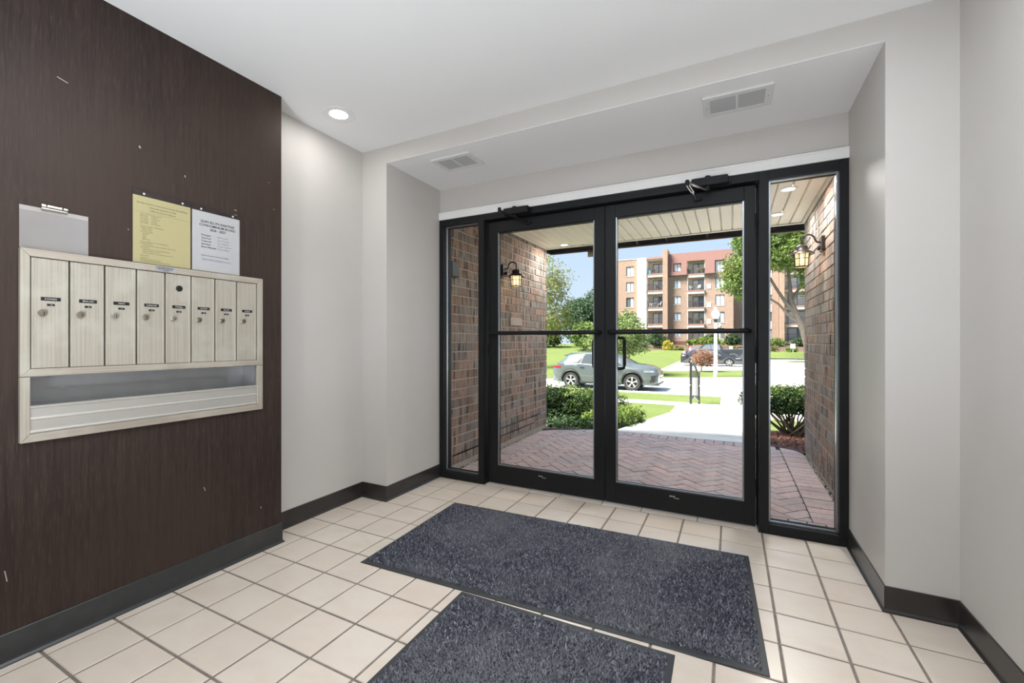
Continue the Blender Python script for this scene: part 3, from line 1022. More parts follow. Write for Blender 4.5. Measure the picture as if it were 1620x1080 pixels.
def vent(x0, x1, y0, y1, z, label):
    t = thing('ceiling_vent', ((x0 + x1) / 2, (y0 + y1) / 2, z), label, 'vent', 'ceiling vents in the door recess')
    xm = (x0 + x1) / 2
    bx, by, m = 0.035, 0.032, 0.012
    MB().box(x0 + bx, x1 - bx, y0 + by, y1 - by, z - 0.003, z - 0.001).build('duct_shadow', mVentD, t)
    f = MB()
    for (a, b, c, d) in ((x0, x1, y0, y0 + by), (x0, x1, y1 - by, y1), (x0, x0 + bx, y0 + by, y1 - by), (x1 - bx, x1, y0 + by, y1 - by), (xm - m / 2, xm + m / 2, y0 + by, y1 - by)):
        f.box(a, b, c, d, z - 0.012, z)
    f.build('frame', mVent, t, bevel=0.002)
    n = 13
    for k in range(n):
        y = y0 + by + (k + 0.5) * (y1 - y0 - 2 * by) / n
        for (a, b) in ((x0 + bx, xm - m / 2), (xm + m / 2, x1 - bx)):
            MB().bar((a, y, z - 0.007), (b, y, z - 0.007), 0.0066, 0.0012, up=(0, 0.9, 1)).build('louvre', mLouv, t)
    for xx in (x0 + 0.017, x1 - 0.017):
        MB().lathe([(0.004, 0), (0.003, -0.002)], 8, (xx, (y0 + y1) / 2, z - 0.012)).build('screw', mSteel, t)
    return t


vent(0.335, 0.648, -0.530, -0.312, 2.391, 'white louvred ceiling vent at the left end of the door recess')
vent(2.062, 2.382, -0.512, -0.296, 2.391, 'white louvred ceiling vent at the right end of the door recess')

# =================================================================== PORCH
CB, LB = 0.0832, 0.2640       # brick course and brick module
BJ = 0.0115


def brick_wall(name, face_x, sgn, y0, y1, ztop, zb, off):
    """mortar slab with every brick proud of it; bricks face +x (sgn=1) or -x (sgn=-1)"""
    back = face_x - sgn * 0.22
    fx = face_x - sgn * 0.006
    w = struct(name, MB().box(min(back, fx), max(back, fx), y0, y1 - 0.005, -0.15, 2.62), mMort)
    shared = {}
    rnd = random.Random(hash(name) % 1000)
    n = 0
    k = 0
    while zb + k * CB < ztop - 0.02:
        z0 = zb + k * CB
        z1 = min(z0 + CB - BJ, ztop)
        ph = off + (LB / 2 if k % 2 else 0)
        y = y1 - ph
        while y > y0:
            a, b = max(y - LB + BJ, y0), min(y, y1)
            if k % 2 == 1 and b > y1:
                b = y1
            if b - a > 0.03:
                key = (round(b - a, 3), round(z1 - z0, 3))
                if key not in shared:
                    L, H = b - a, z1 - z0
                    mb = MB()
                    q = [(-L / 2, -H / 2), (L / 2, -H / 2), (L / 2, H / 2), (-L / 2, H / 2)]
                    mb.prism(q, -0.02 * sgn, 0.0, 'x')
                    mb.v = []
                    mb.f = []
                    i = 0.003
                    q2 = [(-L / 2 + i, -H / 2 + i), (L / 2 - i, -H / 2 + i), (L / 2 - i, H / 2 - i), (-L / 2 + i, H / 2 - i)]
                    vs = [(-0.03 * sgn, *p) for p in q] + [(-i * sgn, *p) for p in q] + [(0.0, *p) for p in q2]
                    fs = [(8, 9, 10, 11)] + [(r * 4 + m, r * 4 + (m + 1) % 4, r * 4 + 4 + (m + 1) % 4, r * 4 + 4 + m) for r in range(2) for m in range(4)]
                    mb.add(vs, fs)
                    me = mb.mesh('brick')
                    me.materials.append(mBrick)
                    shared[key] = me
                link('brick', shared[key], mBrick, w, loc=(face_x + sgn * rnd.uniform(-0.002, 0.0025), (a + b) / 2, (z0 + z1) / 2))
                n += 1
            y -= LB
        # half brick filling at the far end of shifted courses
        if ph > 0.02:
            a, b = y1 - ph + BJ, y1
            L, H = b - a, z1 - z0
            i = 0.003
            q = [(-L / 2, -H / 2), (L / 2, -H / 2), (L / 2, H / 2), (-L / 2, H / 2)]
            q2 = [(-L / 2 + i, -H / 2 + i), (L / 2 - i, -H / 2 + i), (L / 2 - i, H / 2 - i), (-L / 2 + i, H / 2 - i)]
            vs = [(-0.03 * sgn, *p) for p in q] + [(-i * sgn, *p) for p in q] + [(0.0, *p) for p in q2]
            fs = [(8, 9, 10, 11)] + [(r * 4 + m, r * 4 + (m + 1) % 4, r * 4 + 4 + (m + 1) % 4, r * 4 + 4 + m) for r in range(2) for m in range(4)]
            me = MB().add(vs, fs).mesh('brick')
            link('brick', me, mBrick, w, loc=(face_x, (a + b) / 2, (z0 + z1) / 2))
        k += 1
    return w


wl = brick_wall('wall_porch_left', 0.030, 1, 0.118, 2.40, 2.345, 0.045, 0.0)
wr = brick_wall('wall_porch_right', 2.858, -1, 0.118, 2.36, 2.345, 0.030, 0.13)
# black caulked joints near the foot of the left wall
ck = MB()
for (y0, y1, z) in ((0.25, 1.05, 0.124), (0.9, 2.1, 0.207), (0.2, 2.0, 0.124 + 0.0005), (1.9, 2.2, 0.207)):
    ck.box(0.024, 0.0295, y0, y1, z - 0.0055, z + 0.0055)
for (y, z) in ((1.284, 0.0865), (1.548, 0.0865), (1.812, 0.0865), (1.02, 0.0865), (0.756, 0.0865), (1.416, 0.169), (1.68, 0.169), (1.944, 0.169), (1.152, 0.169)):
    ck.box(0.024, 0.0293, y - 0.006, y + 0.006, z - 0.036, z + 0.036)
ck.build('caulk_joint', mMortD, wl)

# porch ceiling: sheathing, tongue-and-groove planks, edge trim
pc = struct('ceiling_porch', MB().box(-0.2, 3.08, 0.115, 2.36, 2.349, 2.64), mSoffT)
PWD = 0.1035
k = 0
x = 0.036
plank = MB().prism([(0.0, 0.014), (0.0, 0.007), (0.006, 0.0), (PWD - 0.012, 0.0), (PWD - 0.006, 0.006), (PWD - 0.006, 0.014)], 0.118, 2.325, 'y').mesh('plank')
plank.materials.append(mSoff)
while x < 2.85:
    if x + PWD < 2.86:
        link('plank', plank, mSoff, pc, loc=(x, 0, 2.334))
    else:
        MB().prism([(x, 2.348), (x, 2.341), (x + 0.006, 2.334), (2.855, 2.334), (2.855, 2.348)], 0.118, 2.325, 'y').build('plank', mSoff, pc)
    x += PWD
MB().box(0.031, 2.857, 2.322, 2.362, 2.326, 2.352).build('edge_trim', mSoffT, pc, bevel=0.002)
MB().box(0.031, 0.052, 0.118, 2.322, 2.328, 2.340).build('wall_trim', mSoffT, pc)
MB().box(2.836, 2.857, 0.118, 2.322, 2.328, 2.340).build('wall_trim', mSoffT, pc)

# open eave beyond the porch: dark soffit boards, rusty hangers, gutter
ev = thing('roof_eave', (1.4, 2.7, 2.4), 'dark overhanging eave and rusty gutter beyond the porch ceiling', 'roof eave', kind='structure')
MB().box(-0.35, 6.0, 2.36, 2.80, 2.60, 2.66).build('eave_board', mEave, ev)
MB().prism([(2.36, 2.34), (2.38, 2.34), (2.38, 2.60), (2.36, 2.60)], -0.3, 6.0, 'x').build('fascia', mEave, ev)
GY0 = 2.70
GZB = 2.335
gt = MB()
gt.prism([(GY0, GZB + 0.03), (GY0 + 0.02, GZB + 0.005), (GY0 + 0.08, GZB + 0.005), (GY0 + 0.11, GZB + 0.04), (GY0 + 0.11, GZB + 0.16), (GY0 + 0.10, GZB + 0.16), (GY0 + 0.10, GZB + 0.045), (GY0 + 0.075, GZB + 0.015), (GY0 + 0.025, GZB + 0.015), (GY0 + 0.01, GZB + 0.035), (GY0 + 0.01, 2.60), (GY0, 2.60)], -0.04, 6.0, 'x')
gt.build('gutter', mEave, ev)
MB().box(-0.04, 6.0, GY0 - 0.004, GY0 + 0.03, GZB - 0.004, GZB + 0.016).build('gutter_lip', mRust, ev, bevel=0.002)
for x in (0.55, 1.12, 1.47, 1.92, 2.45, 2.92, 3.5, 4.2, 5.0):
    MB().bar((x, 2.38, 2.47), (x + 0.03, GY0 + 0.005, GZB + 0.02), 0.025, 0.006).build('hanger', mRust, ev)
MB().prism([(2.36, 2.60), (2.36, 2.36), (GY0, GZB + 0.005), (GY0 + 0.11, GZB + 0.04), (GY0 + 0.11, 2.60)], -0.07, -0.04, 'x').build('end_board', mEave, ev)
# brown tag hanging from the gutter
MB().box(0.495, 0.63, 2.705, 2.725, 2.255, 2.328).box(0.55, 0.56, 2.71, 2.72, 2.328, 2.339).build('hanging_tag', mk('brown_board', (0.16, 0.12, 0.09), 0.7), None, label='small brown board hanging under the gutter by the left door', cat='sign')

# pavers
pf = struct('floor_porch', MB().prism([(-0.3, 0.10), (3.1, 0.10), (3.1, 2.30), (2.86, 2.33), (2.6, 2.55), (0.6, 2.56), (-0.3, 2.2)], -0.15, -0.007, 'z'), mJoint)
OUT = [(0.062, 0.122), (2.838, 0.122), (2.838, 2.27), (2.784, 2.40), (2.667, 2.47), (2.45, 2.562), (0.75, 2.562), (0.618, 2.505), (0.128, 2.21), (0.062, 2.12)]
polys = []
PW2, PL2 = 0.0985, 0.197


def rect(x0, x1, y0, y1):
    return [(x0, y0), (x1, y0), (x1, y1), (x0, y1)]


jt = 0.0032
for k in range(24):
    y = 0.317 + k * PW2
    polys.append(clip_poly(rect(2.650 + jt, 2.845, y + jt, y + PW2 - jt), OUT))
    polys.append(clip_poly(rect(0.055, 0.252 - jt, y + jt, y + PW2 - jt), OUT))
for k in range(29):
    x = 0.055 + k * PW2
    polys.append(clip_poly(rect(x + jt, x + PW2 - jt, 0.12, 0.317 - jt), OUT))
for k in range(25):
    x = 0.252 + k * PW2
    if x + PW2 < 2.66:
        polys.append(clip_poly(rect(x + jt, x + PW2 - jt, 2.365 + jt, 2.562), OUT))
INN = rect(0.252 + jt, 2.650 - jt, 0.317 + jt, 2.365 - jt)
c45 = math.sqrt(0.5)
a = PW2
for i in range(-40, 60):
    for j in range(-40, 40):
        # herringbone lattice of 2:1 bricks turned by 45 degrees
        bx, by = a * (i + 2 * j), a * (i - 2 * j)
        for (w, h, ox, oy) in ((2 * a, a, 0, 0), (a, 2 * a, 0, a)):
            x0, y0 = bx + ox, by + oy
            r = [(x0 + jt, y0 + jt), (x0 + w - jt, y0 + jt), (x0 + w - jt, y0 + h - jt), (x0 + jt, y0 + h - jt)]
            r = [(1.45 + (p[0] - p[1]) * c45, 1.3 + (p[0] + p[1]) * c45) for p in r]
            if max(p[0] for p in r) < 0.2 or min(p[0] for p in r) > 2.7 or max(p[1] for p in r) < 0.25 or min(p[1] for p in r) > 2.45:
                continue
            q = clip_poly(r, INN)
            q = clip_poly(q, OUT) if q else q
            polys.append(q)
polys = [q for q in polys if q and len(q) >= 3 and area(q) > 0.0003]
polys.sort(key=area, reverse=True)
off = MB()
rnd = random.Random(5)
for i, q in enumerate(polys):
    mb = off if i >= 300 else MB()
    mb.prism(q, -0.012, rnd.uniform(-0.002, 0.0012), 'z', inset=0.0022 if area(q) > 0.004 else 0)
    if i < 300:
        mb.build('paver', mPaver, pf)
off.build('paver_offcuts', mPaver, pf, kind='stuff')
# loose gravel in the gap along both walls
rng = np.random.default_rng(3)


def pebbles(name, n, fx, fy, z, rmin, rmax, mat, parent=None, **kw):
    base = np.array([(1, 0, 0), (-1, 0, 0), (0, 1, 0), (0, -1, 0), (0, 0, 1), (0, 0, -1)], float)
    F0 = np.array([(0, 2, 4), (2, 1, 4), (1, 3, 4), (3, 0, 4), (2, 0, 5), (1, 2, 5), (3, 1, 5), (0, 3, 5)])
    V, F = [], []
    for i in range(n):
        r = rng.uniform(rmin, rmax)
        R = Matrix.Rotation(rng.uniform(0, 6), 3, 'Z') @ Matrix.Rotation(rng.uniform(0, 6), 3, 'X')
        A = (base * np.array([1.3, 1, 0.7]) * r) @ np.array(R)
        t = rng.uniform(0, 1)
        V.append(A + np.array([fx(), fy(), z + rng.uniform(0, r * 0.8)]))
        F.append(F0 + i * 6)
    return link(name, fast_mesh(name, np.concatenate(V), np.concatenate(F)), mat, parent, **kw)


pebbles('gravel', 420, lambda: rng.uniform(0.03, 0.066), lambda: rng.uniform(0.13, 2.2), -0.004, 0.004, 0.011, mGravel, pf, kind='stuff')
pebbles('gravel', 300, lambda: rng.uniform(2.838, 2.858), lambda: rng.uniform(0.13, 2.25), -0.006, 0.003, 0.009, mGravel, pf, kind='stuff')

# wall lanterns
mPane = bpy.data.materials.new('lit_frosted_pane')
mPane.use_nodes = True
_t = mPane.node_tree
_t.nodes.clear()
_o = _t.nodes.new('ShaderNodeOutputMaterial')
_a = _t.nodes.new('ShaderNodeAddShader')
_e = _t.nodes.new('ShaderNodeEmission')
_e.inputs[0].default_value = (1.0, 0.74, 0.42, 1)
_e.inputs[1].default_value = 0.75
_r = _t.nodes.new('ShaderNodeBsdfTransparent')
_r.inputs[0].default_value = (0.75, 0.7, 0.6, 1)
_t.links.new(_e.outputs[0], _a.inputs[0])
_t.links.new(_r.outputs[0], _a.inputs[1])
_t.links.new(_a.outputs[0], _o.inputs[0])


def lantern(face_x, sgn, y, z, label, power):
    """z: middle of the back plate; the lantern hangs from a gooseneck"""
    t = thing('wall_lantern', (face_x, y, z), label, 'lamp', 'porch wall lanterns')
    P = lambda a, b, c: (face_x + sgn * a, y + b, z + c)
    MB().prism([(y - 0.055, z - 0.06), (y + 0.055, z - 0.06), (y + 0.06, z - 0.05), (y + 0.06, z + 0.05), (y + 0.055, z + 0.06), (y - 0.055, z + 0.06), (y - 0.06, z + 0.05), (y - 0.06, z - 0.05)],
               min(face_x - sgn * 0.004, face_x + sgn * 0.022), max(face_x - sgn * 0.004, face_x + sgn * 0.022), 'x').build('back_plate', mBronze, t, bevel=0.004)
    arc = [P(0.02, 0, 0.015)]
    for k in range(13):
        a = PI * 1.02 * k / 12
        arc.append(P(0.105 - 0.045 * math.cos(a), 0, 0.045 + 0.040 * math.sin(a)))
    arc.insert(1, P(0.045, 0, 0.018))
    arc.append(P(0.150, 0, 0.0))
    MB().tube(arc, 0.0075, 8).build('gooseneck', mBronze, t, smooth=True)
    MB().lathe([(0.004, -0.02), (0.011, -0.012), (0.011, 0.012), (0.004, 0.02)], 10, P(0.034, 0.0, -0.03)).build('finial', mBronze, t, smooth=True)
    cx, cy, cz = P(0.150, 0, -0.005)
    MB().lathe([(0.012, 0.012), (0.022, 0.008), (0.042, -0.004), (0.045, -0.030), (0.052, -0.038), (0.090, -0.062), (0.092, -0.068), (0.086, -0.068), (0.05, -0.052)], 20, (cx, cy, cz), caps=False).build('cap', mBronze, t, smooth=True)
    c = MB()
    zt, zb, rt, rb = cz - 0.060, cz - 0.172, 0.054, 0.047
    cage = MB()
    n = 8
    for k in range(n):
        a = 2 * PI * (k + 0.5) / n
        cage.bar((cx + rt * math.cos(a), cy + rt * math.sin(a), zt), (cx + rb * math.cos(a), cy + rb * math.sin(a), zb), 0.005, 0.005)
    for zz, rr in ((zt - 0.045, 0.052), (zb, 0.049), (zb + 0.004, 0.049)):
        ring = [(cx + rr * math.cos(2 * PI * k / 16), cy + rr * math.sin(2 * PI * k / 16), zz) for k in range(17)]
        cage.tube(ring, 0.0028, 6)
    cage.build('cage', mBronze, t)
    for k in range(n):
        a0, a1 = 2 * PI * (k + 0.5) / n, 2 * PI * (k + 1.5) / n
        q = lambda a, r, zz: (cx + (r - 0.002) * math.cos(a), cy + (r - 0.002) * math.sin(a), zz)
        MB().add([q(a0, rt, zt), q(a1, rt, zt), q(a1, rb, zb), q(a0, rb, zb)], [(0, 1, 2, 3)]).build('glass_panel', mPane, t)
    MB().lathe([(0.008, 0.05), (0.012, 0.03), (0.022, 0.005), (0.022, -0.012), (0.012, -0.028), (0.0, -0.03)], 14, (cx, cy, cz - 0.115), caps=False).build('bulb', mBulb, t, smooth=True)
    L = bpy.data.lights.new('lantern_lamp', 'POINT')
    L.energy = power
    L.color = (1.0, 0.66, 0.34)
    L.shadow_soft_size = 0.03
    o = bpy.data.objects.new('lantern_lamp', L)
    COL.objects.link(o)
    o.parent = t
    o.location = (cx - face_x, cy - y, cz - 0.115 - z)
    return t


lantern(0.030, 1, 1.165, 1.885, 'lit bronze gooseneck lantern on the left brick porch wall', 5.5)
lantern(2.858, -1, 1.315, 1.915, 'lit bronze gooseneck lantern on the right brick porch wall', 3.5)

# plaque and intercom box on the left porch wall
MB().box(0.026, 0.048, 1.30, 1.60, 1.305, 1.392).build('wall_plaque', mk('beige_plaque', (0.36, 0.29, 0.25), 0.6, var=[(10, (1, 1, 1), (0.30, 0.24, 0.21), 0.4, 0.7)]), None, bevel=0.003, label='plain beige plaque on the left brick wall below the lantern', cat='plaque')
bx = thing('wall_box', (0.03, 0.19, 1.68), 'dark green metal box on the brick behind the left sidelight', 'wall box')
MB().box(0.026, 0.066, 0.130, 0.252, 1.690, 1.822).build('box_body', mk('dark_green_enamel', (0.035, 0.045, 0.040), 0.5), bx, bevel=0.004)
MB().box(0.066, 0.069, 0.138, 0.244, 1.70, 1.815).build('box_cover', mk('dark_green_cover', (0.045, 0.055, 0.048), 0.4), bx, bevel=0.001)

# porch downlights
for (x, y, lab) in ((2.598, 1.105, 'lit round light in porch ceiling nearest the doors, right side'), (2.585, 1.880, 'lit round light in porch ceiling nearer the eave, right side'), (0.345, 2.20, 'lit round light in porch ceiling at the far left corner')):
    downlight('porch_light', x, y, 2.334, lab, 16.0, r=0.064, rl=0.052)

# =================================================================== GROUNDS
mConc = mk('pale_concrete', (0.72, 0.69, 0.64), 0.85, spec=0.2, var=[(3, (1, 1, 1), (0.60, 0.57, 0.52), 0.4, 0.7), (60, (1, 1, 1), (0.58, 0.55, 0.50), 0.55, 0.8)])
mRoad = mk('pale_road', (0.64, 0.63, 0.61), 0.9, spec=0.2, var=[(1.2, (1, 1, 1), (0.58, 0.57, 0.55), 0.4, 0.7)])
mLawn = mk('lawn', (0.1106, 0.1474, 0.0425), 0.9, spec=0.1, var=[(0.7, (1, 1, 1), (0.1392, 0.1679, 0.0573), 0.4, 0.7), (9, (1, 1, 1), (0.0696, 0.1065, 0.0261), 0.45, 0.75), (40, (1, 1, 1), (0.1638, 0.2007, 0.0753), 0.5, 0.8)], bump=(60, (1, 1, 1), 0.6, 0.02))
mSoil = mk('bed_soil', (0.03, 0.021, 0.017), 0.95, var=[(20, (1, 1, 1), (0.02, 0.016, 0.013), 0.4, 0.7)])
mMulchB = mk('mulch_base', (0.09, 0.035, 0.022), 0.95)
mMulch = mk('red_mulch', (0.2, 0.08, 0.05), 0.9, pieces=[(0, (0.13, 0.05, 0.03)), (0.4, (0.08, 0.03, 0.02)), (0.7, (0.19, 0.085, 0.055)), (0.95, (0.15, 0.07, 0.045)), (1.0, (0.3, 0.24, 0.18))])
SLP = 0.104


def zr(y):                     # ground falls away from the porch
    return -SLP * max(0.0, min(y, 8.3) - 2.62) - 0.004


def slab(name, pts, thick, mat, label=None, **k):
    """pts: (x, y, z) around"""
    mb = MB()
    n = len(pts)
    vs = [(p[0], p[1], p[2] - thick) for p in pts] + list(pts)
    mb.add(vs, [tuple(range(n))[::-1], tuple(range(n, 2 * n))] + [(i, (i + 1) % n, n + (i + 1) % n, n + i) for i in range(n)])
    return struct(name, mb, mat, label=label, **k)


wk = MB()
ys = [2.565, 3.9, 5.4, 6.9, 8.3, 9.2, 10.1]
for a, b in zip(ys[:-1], ys[1:]):
    j = 0.008
    vs = []
    for (x, y) in ((0.877, a + j), (2.46, a + j), (2.46, b - j), (0.877, b - j)):
        vs.append((x, y, zr(y) - 0.2))
    for (x, y) in ((0.877, a + j), (2.46, a + j), (2.46, b - j), (0.877, b - j)):
        vs.append((x, y, zr(y)))
    wk.add(vs, [(0, 3, 2, 1), (4, 5, 6, 7), (0, 1, 5, 4), (1, 2, 6, 5), (2, 3, 7, 6), (3, 0, 4, 7)])
struct('walkway', wk, mConc, label='pale concrete ramp walk leading away from the porch')
zl = zr(9)
st = MB()
for k in range(3):
    st.box(0.877, 2.46, 10.1 + k * 0.36, 10.1 + (k + 1) * 0.36, -1.3, zl - 0.13 * (k + 1))
struct('walkway_steps', st, mConc, label='concrete steps at the end of the walk')
struct('apron', MB().box(0.9, 6.5, 11.18, 15.96, -1.3, -1.046), mConc, label='concrete apron between the steps and the street')
slab('lawn_near', [(-30, 2.3, -0.06), (0.877, 2.3, -0.06), (0.877, 8.3, zr(8.3) - 0.05), (0.877, 10.1, -0.86), (0.9, 12.85, -1.04), (-30, 12.85, -1.04), (-30, 8.3, -0.66)], 0.3, mLawn)
slab('lawn_strip_right', [(6.5, 11.18, -1.04), (60, 11.18, -1.04), (60, 15.94, -1.03), (6.5, 15.94, -1.03)], 0.2, mLawn)
slab('lawn_tree_island', [(9.4 + 2.2 * math.cos(k * PI / 8), 51.4 + 1.8 * math.sin(k * PI / 8), -1.0) for k in range(16)], 0.2, mLawn)
struct('sidewalk', MB().box(-40, 0.9, 12.86, 13.72, -1.3, -1.035), mConc)
slab('lawn_strip', [(-40, 13.72, -1.03), (1.85, 13.72, -1.03), (1.85, 15.94, -1.03), (-40, 15.94, -1.03)], 0.2, mLawn)
struct('street', MB().prism([(-60, 15.94), (60, 15.94), (60, 33.95), (3.5, 33.95), (3.75, 31.0), (3.5, 28.2), (2.9, 27.3), (1.6, 26.4), (-1.7, 24.6), (-7.1, 21.9), (-60, 21.0)], -1.3, -1.05, 'z'), mRoad)
slab('lawn_island', [(-2.3, 24.3, -1.02), (-1.7, 24.6, -1.02), (1.6, 26.4, -1.02), (2.9, 27.3, -1.02), (3.5, 28.2, -1.02), (3.75, 31.0, -1.02), (3.4, 33.6, -1.02), (3.0, 33.9, -1.02), (-1.75, 30.9, -1.02), (-2.3, 31, -1.02)], 0.25, mLawn)
struct('parking_lot', MB().prism([(-2.2, 30.9), (-1.75, 30.8), (3.0, 33.9), (9, 33.9), (60, 34), (60, 62), (-2.6, 62), (-2.5, 47)], -1.3, -1.045, 'z'), mRoad)
struct('parking_curb', MB().prism([(-2.50, 31.2), (-2.2, 31.2), (-2.5, 62), (-2.80, 62)], -1.3, -0.99, 'z'), mConc)


def lz(x, y):
    t = max(0.0, min(1.0, (y - 23.5) / 42.0))
    u = 1.0 if y > 62 else max(0.0, min(1.0, (-2.3 - x) / 7.0))
    far = max(0.0, min(1.0, (-12 - x) / 10.0))
    return -1.03 + (0.75 + 0.6 * far) * t * u


nx, ny = 40, 24
V, F = [], []
for j in range(ny + 1):
    for i in range(nx + 1):
        v = j / ny
        y = 20.9 + v * 110
        xr = -2.28 - 0.2 * min(1, v * 3)
        if y < 25:
            xr = -7.1 + (y - 21.9) * 2.0 if y > 21.9 else -7.3
            xr = min(xr, -2.28)
        if y > 62:
            xr = 60
        x = -70 + (xr + 70) * (i / nx)
        V.append((x, y, lz(x, y)))
for j in range(ny):
    for i in range(nx):
        q = j * (nx + 1) + i
        F.append((q, q + 1, q + nx + 2, q + nx + 1))
struct('lawn_far', MB().add(V, F), mLawn, smooth=True, fix=False)
struct('path_building', MB().add([(-14, 60.0, lz(-14, 60) + 0.04), (-2.5, 60.0, lz(-2.5, 60) + 0.04), (-2.5, 61.4, lz(-2.5, 61.4) + 0.04), (-14, 61.4, lz(-14, 61.4) + 0.04)], [(0, 1, 2, 3)]), mConc)
slab('planting_bed_left', [(-3.0, 2.1, -0.02), (0.12, 2.24, -0.02), (0.60, 2.52, -0.02), (0.872, 2.575, -0.03), (0.872, 4.3, -0.20), (-0.3, 5.3, -0.32), (-3, 5.3, -0.32)], 0.06, mSoil)
slab('planting_bed_right', [(2.46, 2.565, -0.03), (2.667, 2.475, -0.02), (2.79, 2.405, -0.02), (2.845, 2.28, -0.02), (6.5, 2.28, -0.02), (6.5, 5.2, -0.30), (2.46, 5.2, -0.30)], 0.06, mMulchB)
slab('lawn_right', [(2.46, 5.2, -0.30), (30, 5.2, -0.30), (30, 11.18, -1.04), (2.46, 11.18, -1.04)], 0.3, mLawn)
MB().tube([(2.40, 2.575, -0.008), (2.56, 2.53, -0.006), (2.68, 2.483, -0.006), (2.79, 2.415, -0.006), (2.852, 2.29, -0.006)], 0.014, 8).build('bed_edging', mk('black_edging', (0.03, 0.03, 0.034), 0.5), None, smooth=True, label='black plastic garden edging between the pavers and the red mulch', cat='edging')

# mulch chips
n = 5200
px = rng.uniform(2.48, 4.3, n)
py = rng.uniform(2.3, 4.6, n)
keep = (py > 2.58 - 0.55 * np.clip(px - 2.5, 0, 0.36)) & ((px > 2.86) | (py > 2.40))
px, py = px[keep], py[keep]
n = len(px)
a = rng.uniform(0, PI, n)
L = rng.uniform(0.012, 0.034, n)
Wd = rng.uniform(0.003, 0.008, n)
pz = -0.02 - 0.096 * np.clip(py - 2.4, 0, 9) + rng.uniform(0.002, 0.022, n)
tl = rng.normal(0, 0.35, n)
V = np.zeros((n, 4, 3))
for k, (s, w) in enumerate(((-1, -1), (1, -1), (1, 1), (-1, 1))):
    V[:, k, 0] = px + s * L * np.cos(a) - w * Wd * np.sin(a)
    V[:, k, 1] = py + s * L * np.sin(a) + w * Wd * np.cos(a)
    V[:, k, 2] = pz + s * L * tl + w * Wd * 0.3
link('mulch', fast_mesh('mulch', V.reshape(-1, 3), np.arange(n * 4).reshape(-1, 4)), mMulch, None, kind='stuff', label='red brown bark mulch under the right hedge', cat='mulch')

# hand rail on the steps
mIron = mk('black_iron', (0.015, 0.016, 0.018), 0.45)
rl = thing('hand_rail', (1.22, 10.0, zl), 'black iron hand rail standing at the top of the outdoor steps', 'railing')
XR = 1.215
MB().box(XR - 0.03, XR + 0.03, 10.0, 10.06, zl, zl + 1.12).build('post', mIron, rl, bevel=0.004)
MB().box(XR - 0.03, XR + 0.03, 13.5, 13.56, -1.05, -1.05 + 1.12).build('post', mIron, rl, bevel=0.004)
MB().bar((XR, 10.0, zl + 1.12), (XR, 11.1, zl + 1.12), 0.05, 0.035).bar((XR, 11.1, zl + 1.12), (XR, 13.4, -1.05 + 0.98), 0.05, 0.035).bar((XR, 13.38, -1.05 + 0.98), (XR, 13.9, -1.05 + 0.98), 0.05, 0.035).build('top_rail', mIron, rl)
MB().bar((XR, 10.05, zl + 0.10), (XR, 11.1, zl + 0.10), 0.04, 0.03).bar((XR, 11.1, zl + 0.10), (XR, 13.5, -1.05 + 0.10), 0.04, 0.03).build('bottom_rail', mIron, rl)
for k in range(13):
    y = 10.2 + k * 0.25
    f = max(0, (y - 11.1) / 2.3)
    zt = zl + 1.12 + min(1, f) * (-1.05 + 0.98 - zl - 1.12)
    zb = zl + 0.10 + min(1, f) * (-1.05 - zl)
    MB().box(XR - 0.006, XR + 0.006, y, y + 0.012, zb, zt).build('baluster', mIron, rl)

# =================================================================== VEHICLES
mTyre = mk('tyre_rubber', (0.02, 0.02, 0.022), 0.7)
mRim = mk('alloy_rim', (0.55, 0.55, 0.56), 0.3, metal=0.6)
mCarG = mk('car_window', (0.06, 0.07, 0.076), 0.06, spec=0.8)
mCarGL = mk('car_window_pale', (0.11, 0.125, 0.135), 0.06, spec=0.9)
mTrimB = mk('black_plastic', (0.015, 0.015, 0.016), 0.5)
mHead = mk('headlight', (0.22, 0.23, 0.25), 0.12, spec=0.9)
mTail = mk('tail_light', (0.30, 0.012, 0.012), 0.2)
mLip = mk('grey_bumper_plastic', (0.12, 0.125, 0.13), 0.45)
mChrome = mk('chrome', (0.8, 0.8, 0.82), 0.12, metal=1.0)


def lerp_curve(pts, x):
    if x <= pts[0][0]:
        return pts[0][1]
    for (a, b), (c, d) in zip(pts[:-1], pts[1:]):
        if x <= c:
            t = (x - a) / (c - a)
            return b + (d - b) * t
    return pts[-1][1]


def smooth_curve(pts, x, w=0.06):
    return sum(lerp_curve(pts, x + k * w) for k in (-1, -0.5, 0, 0.5, 1)) / 5


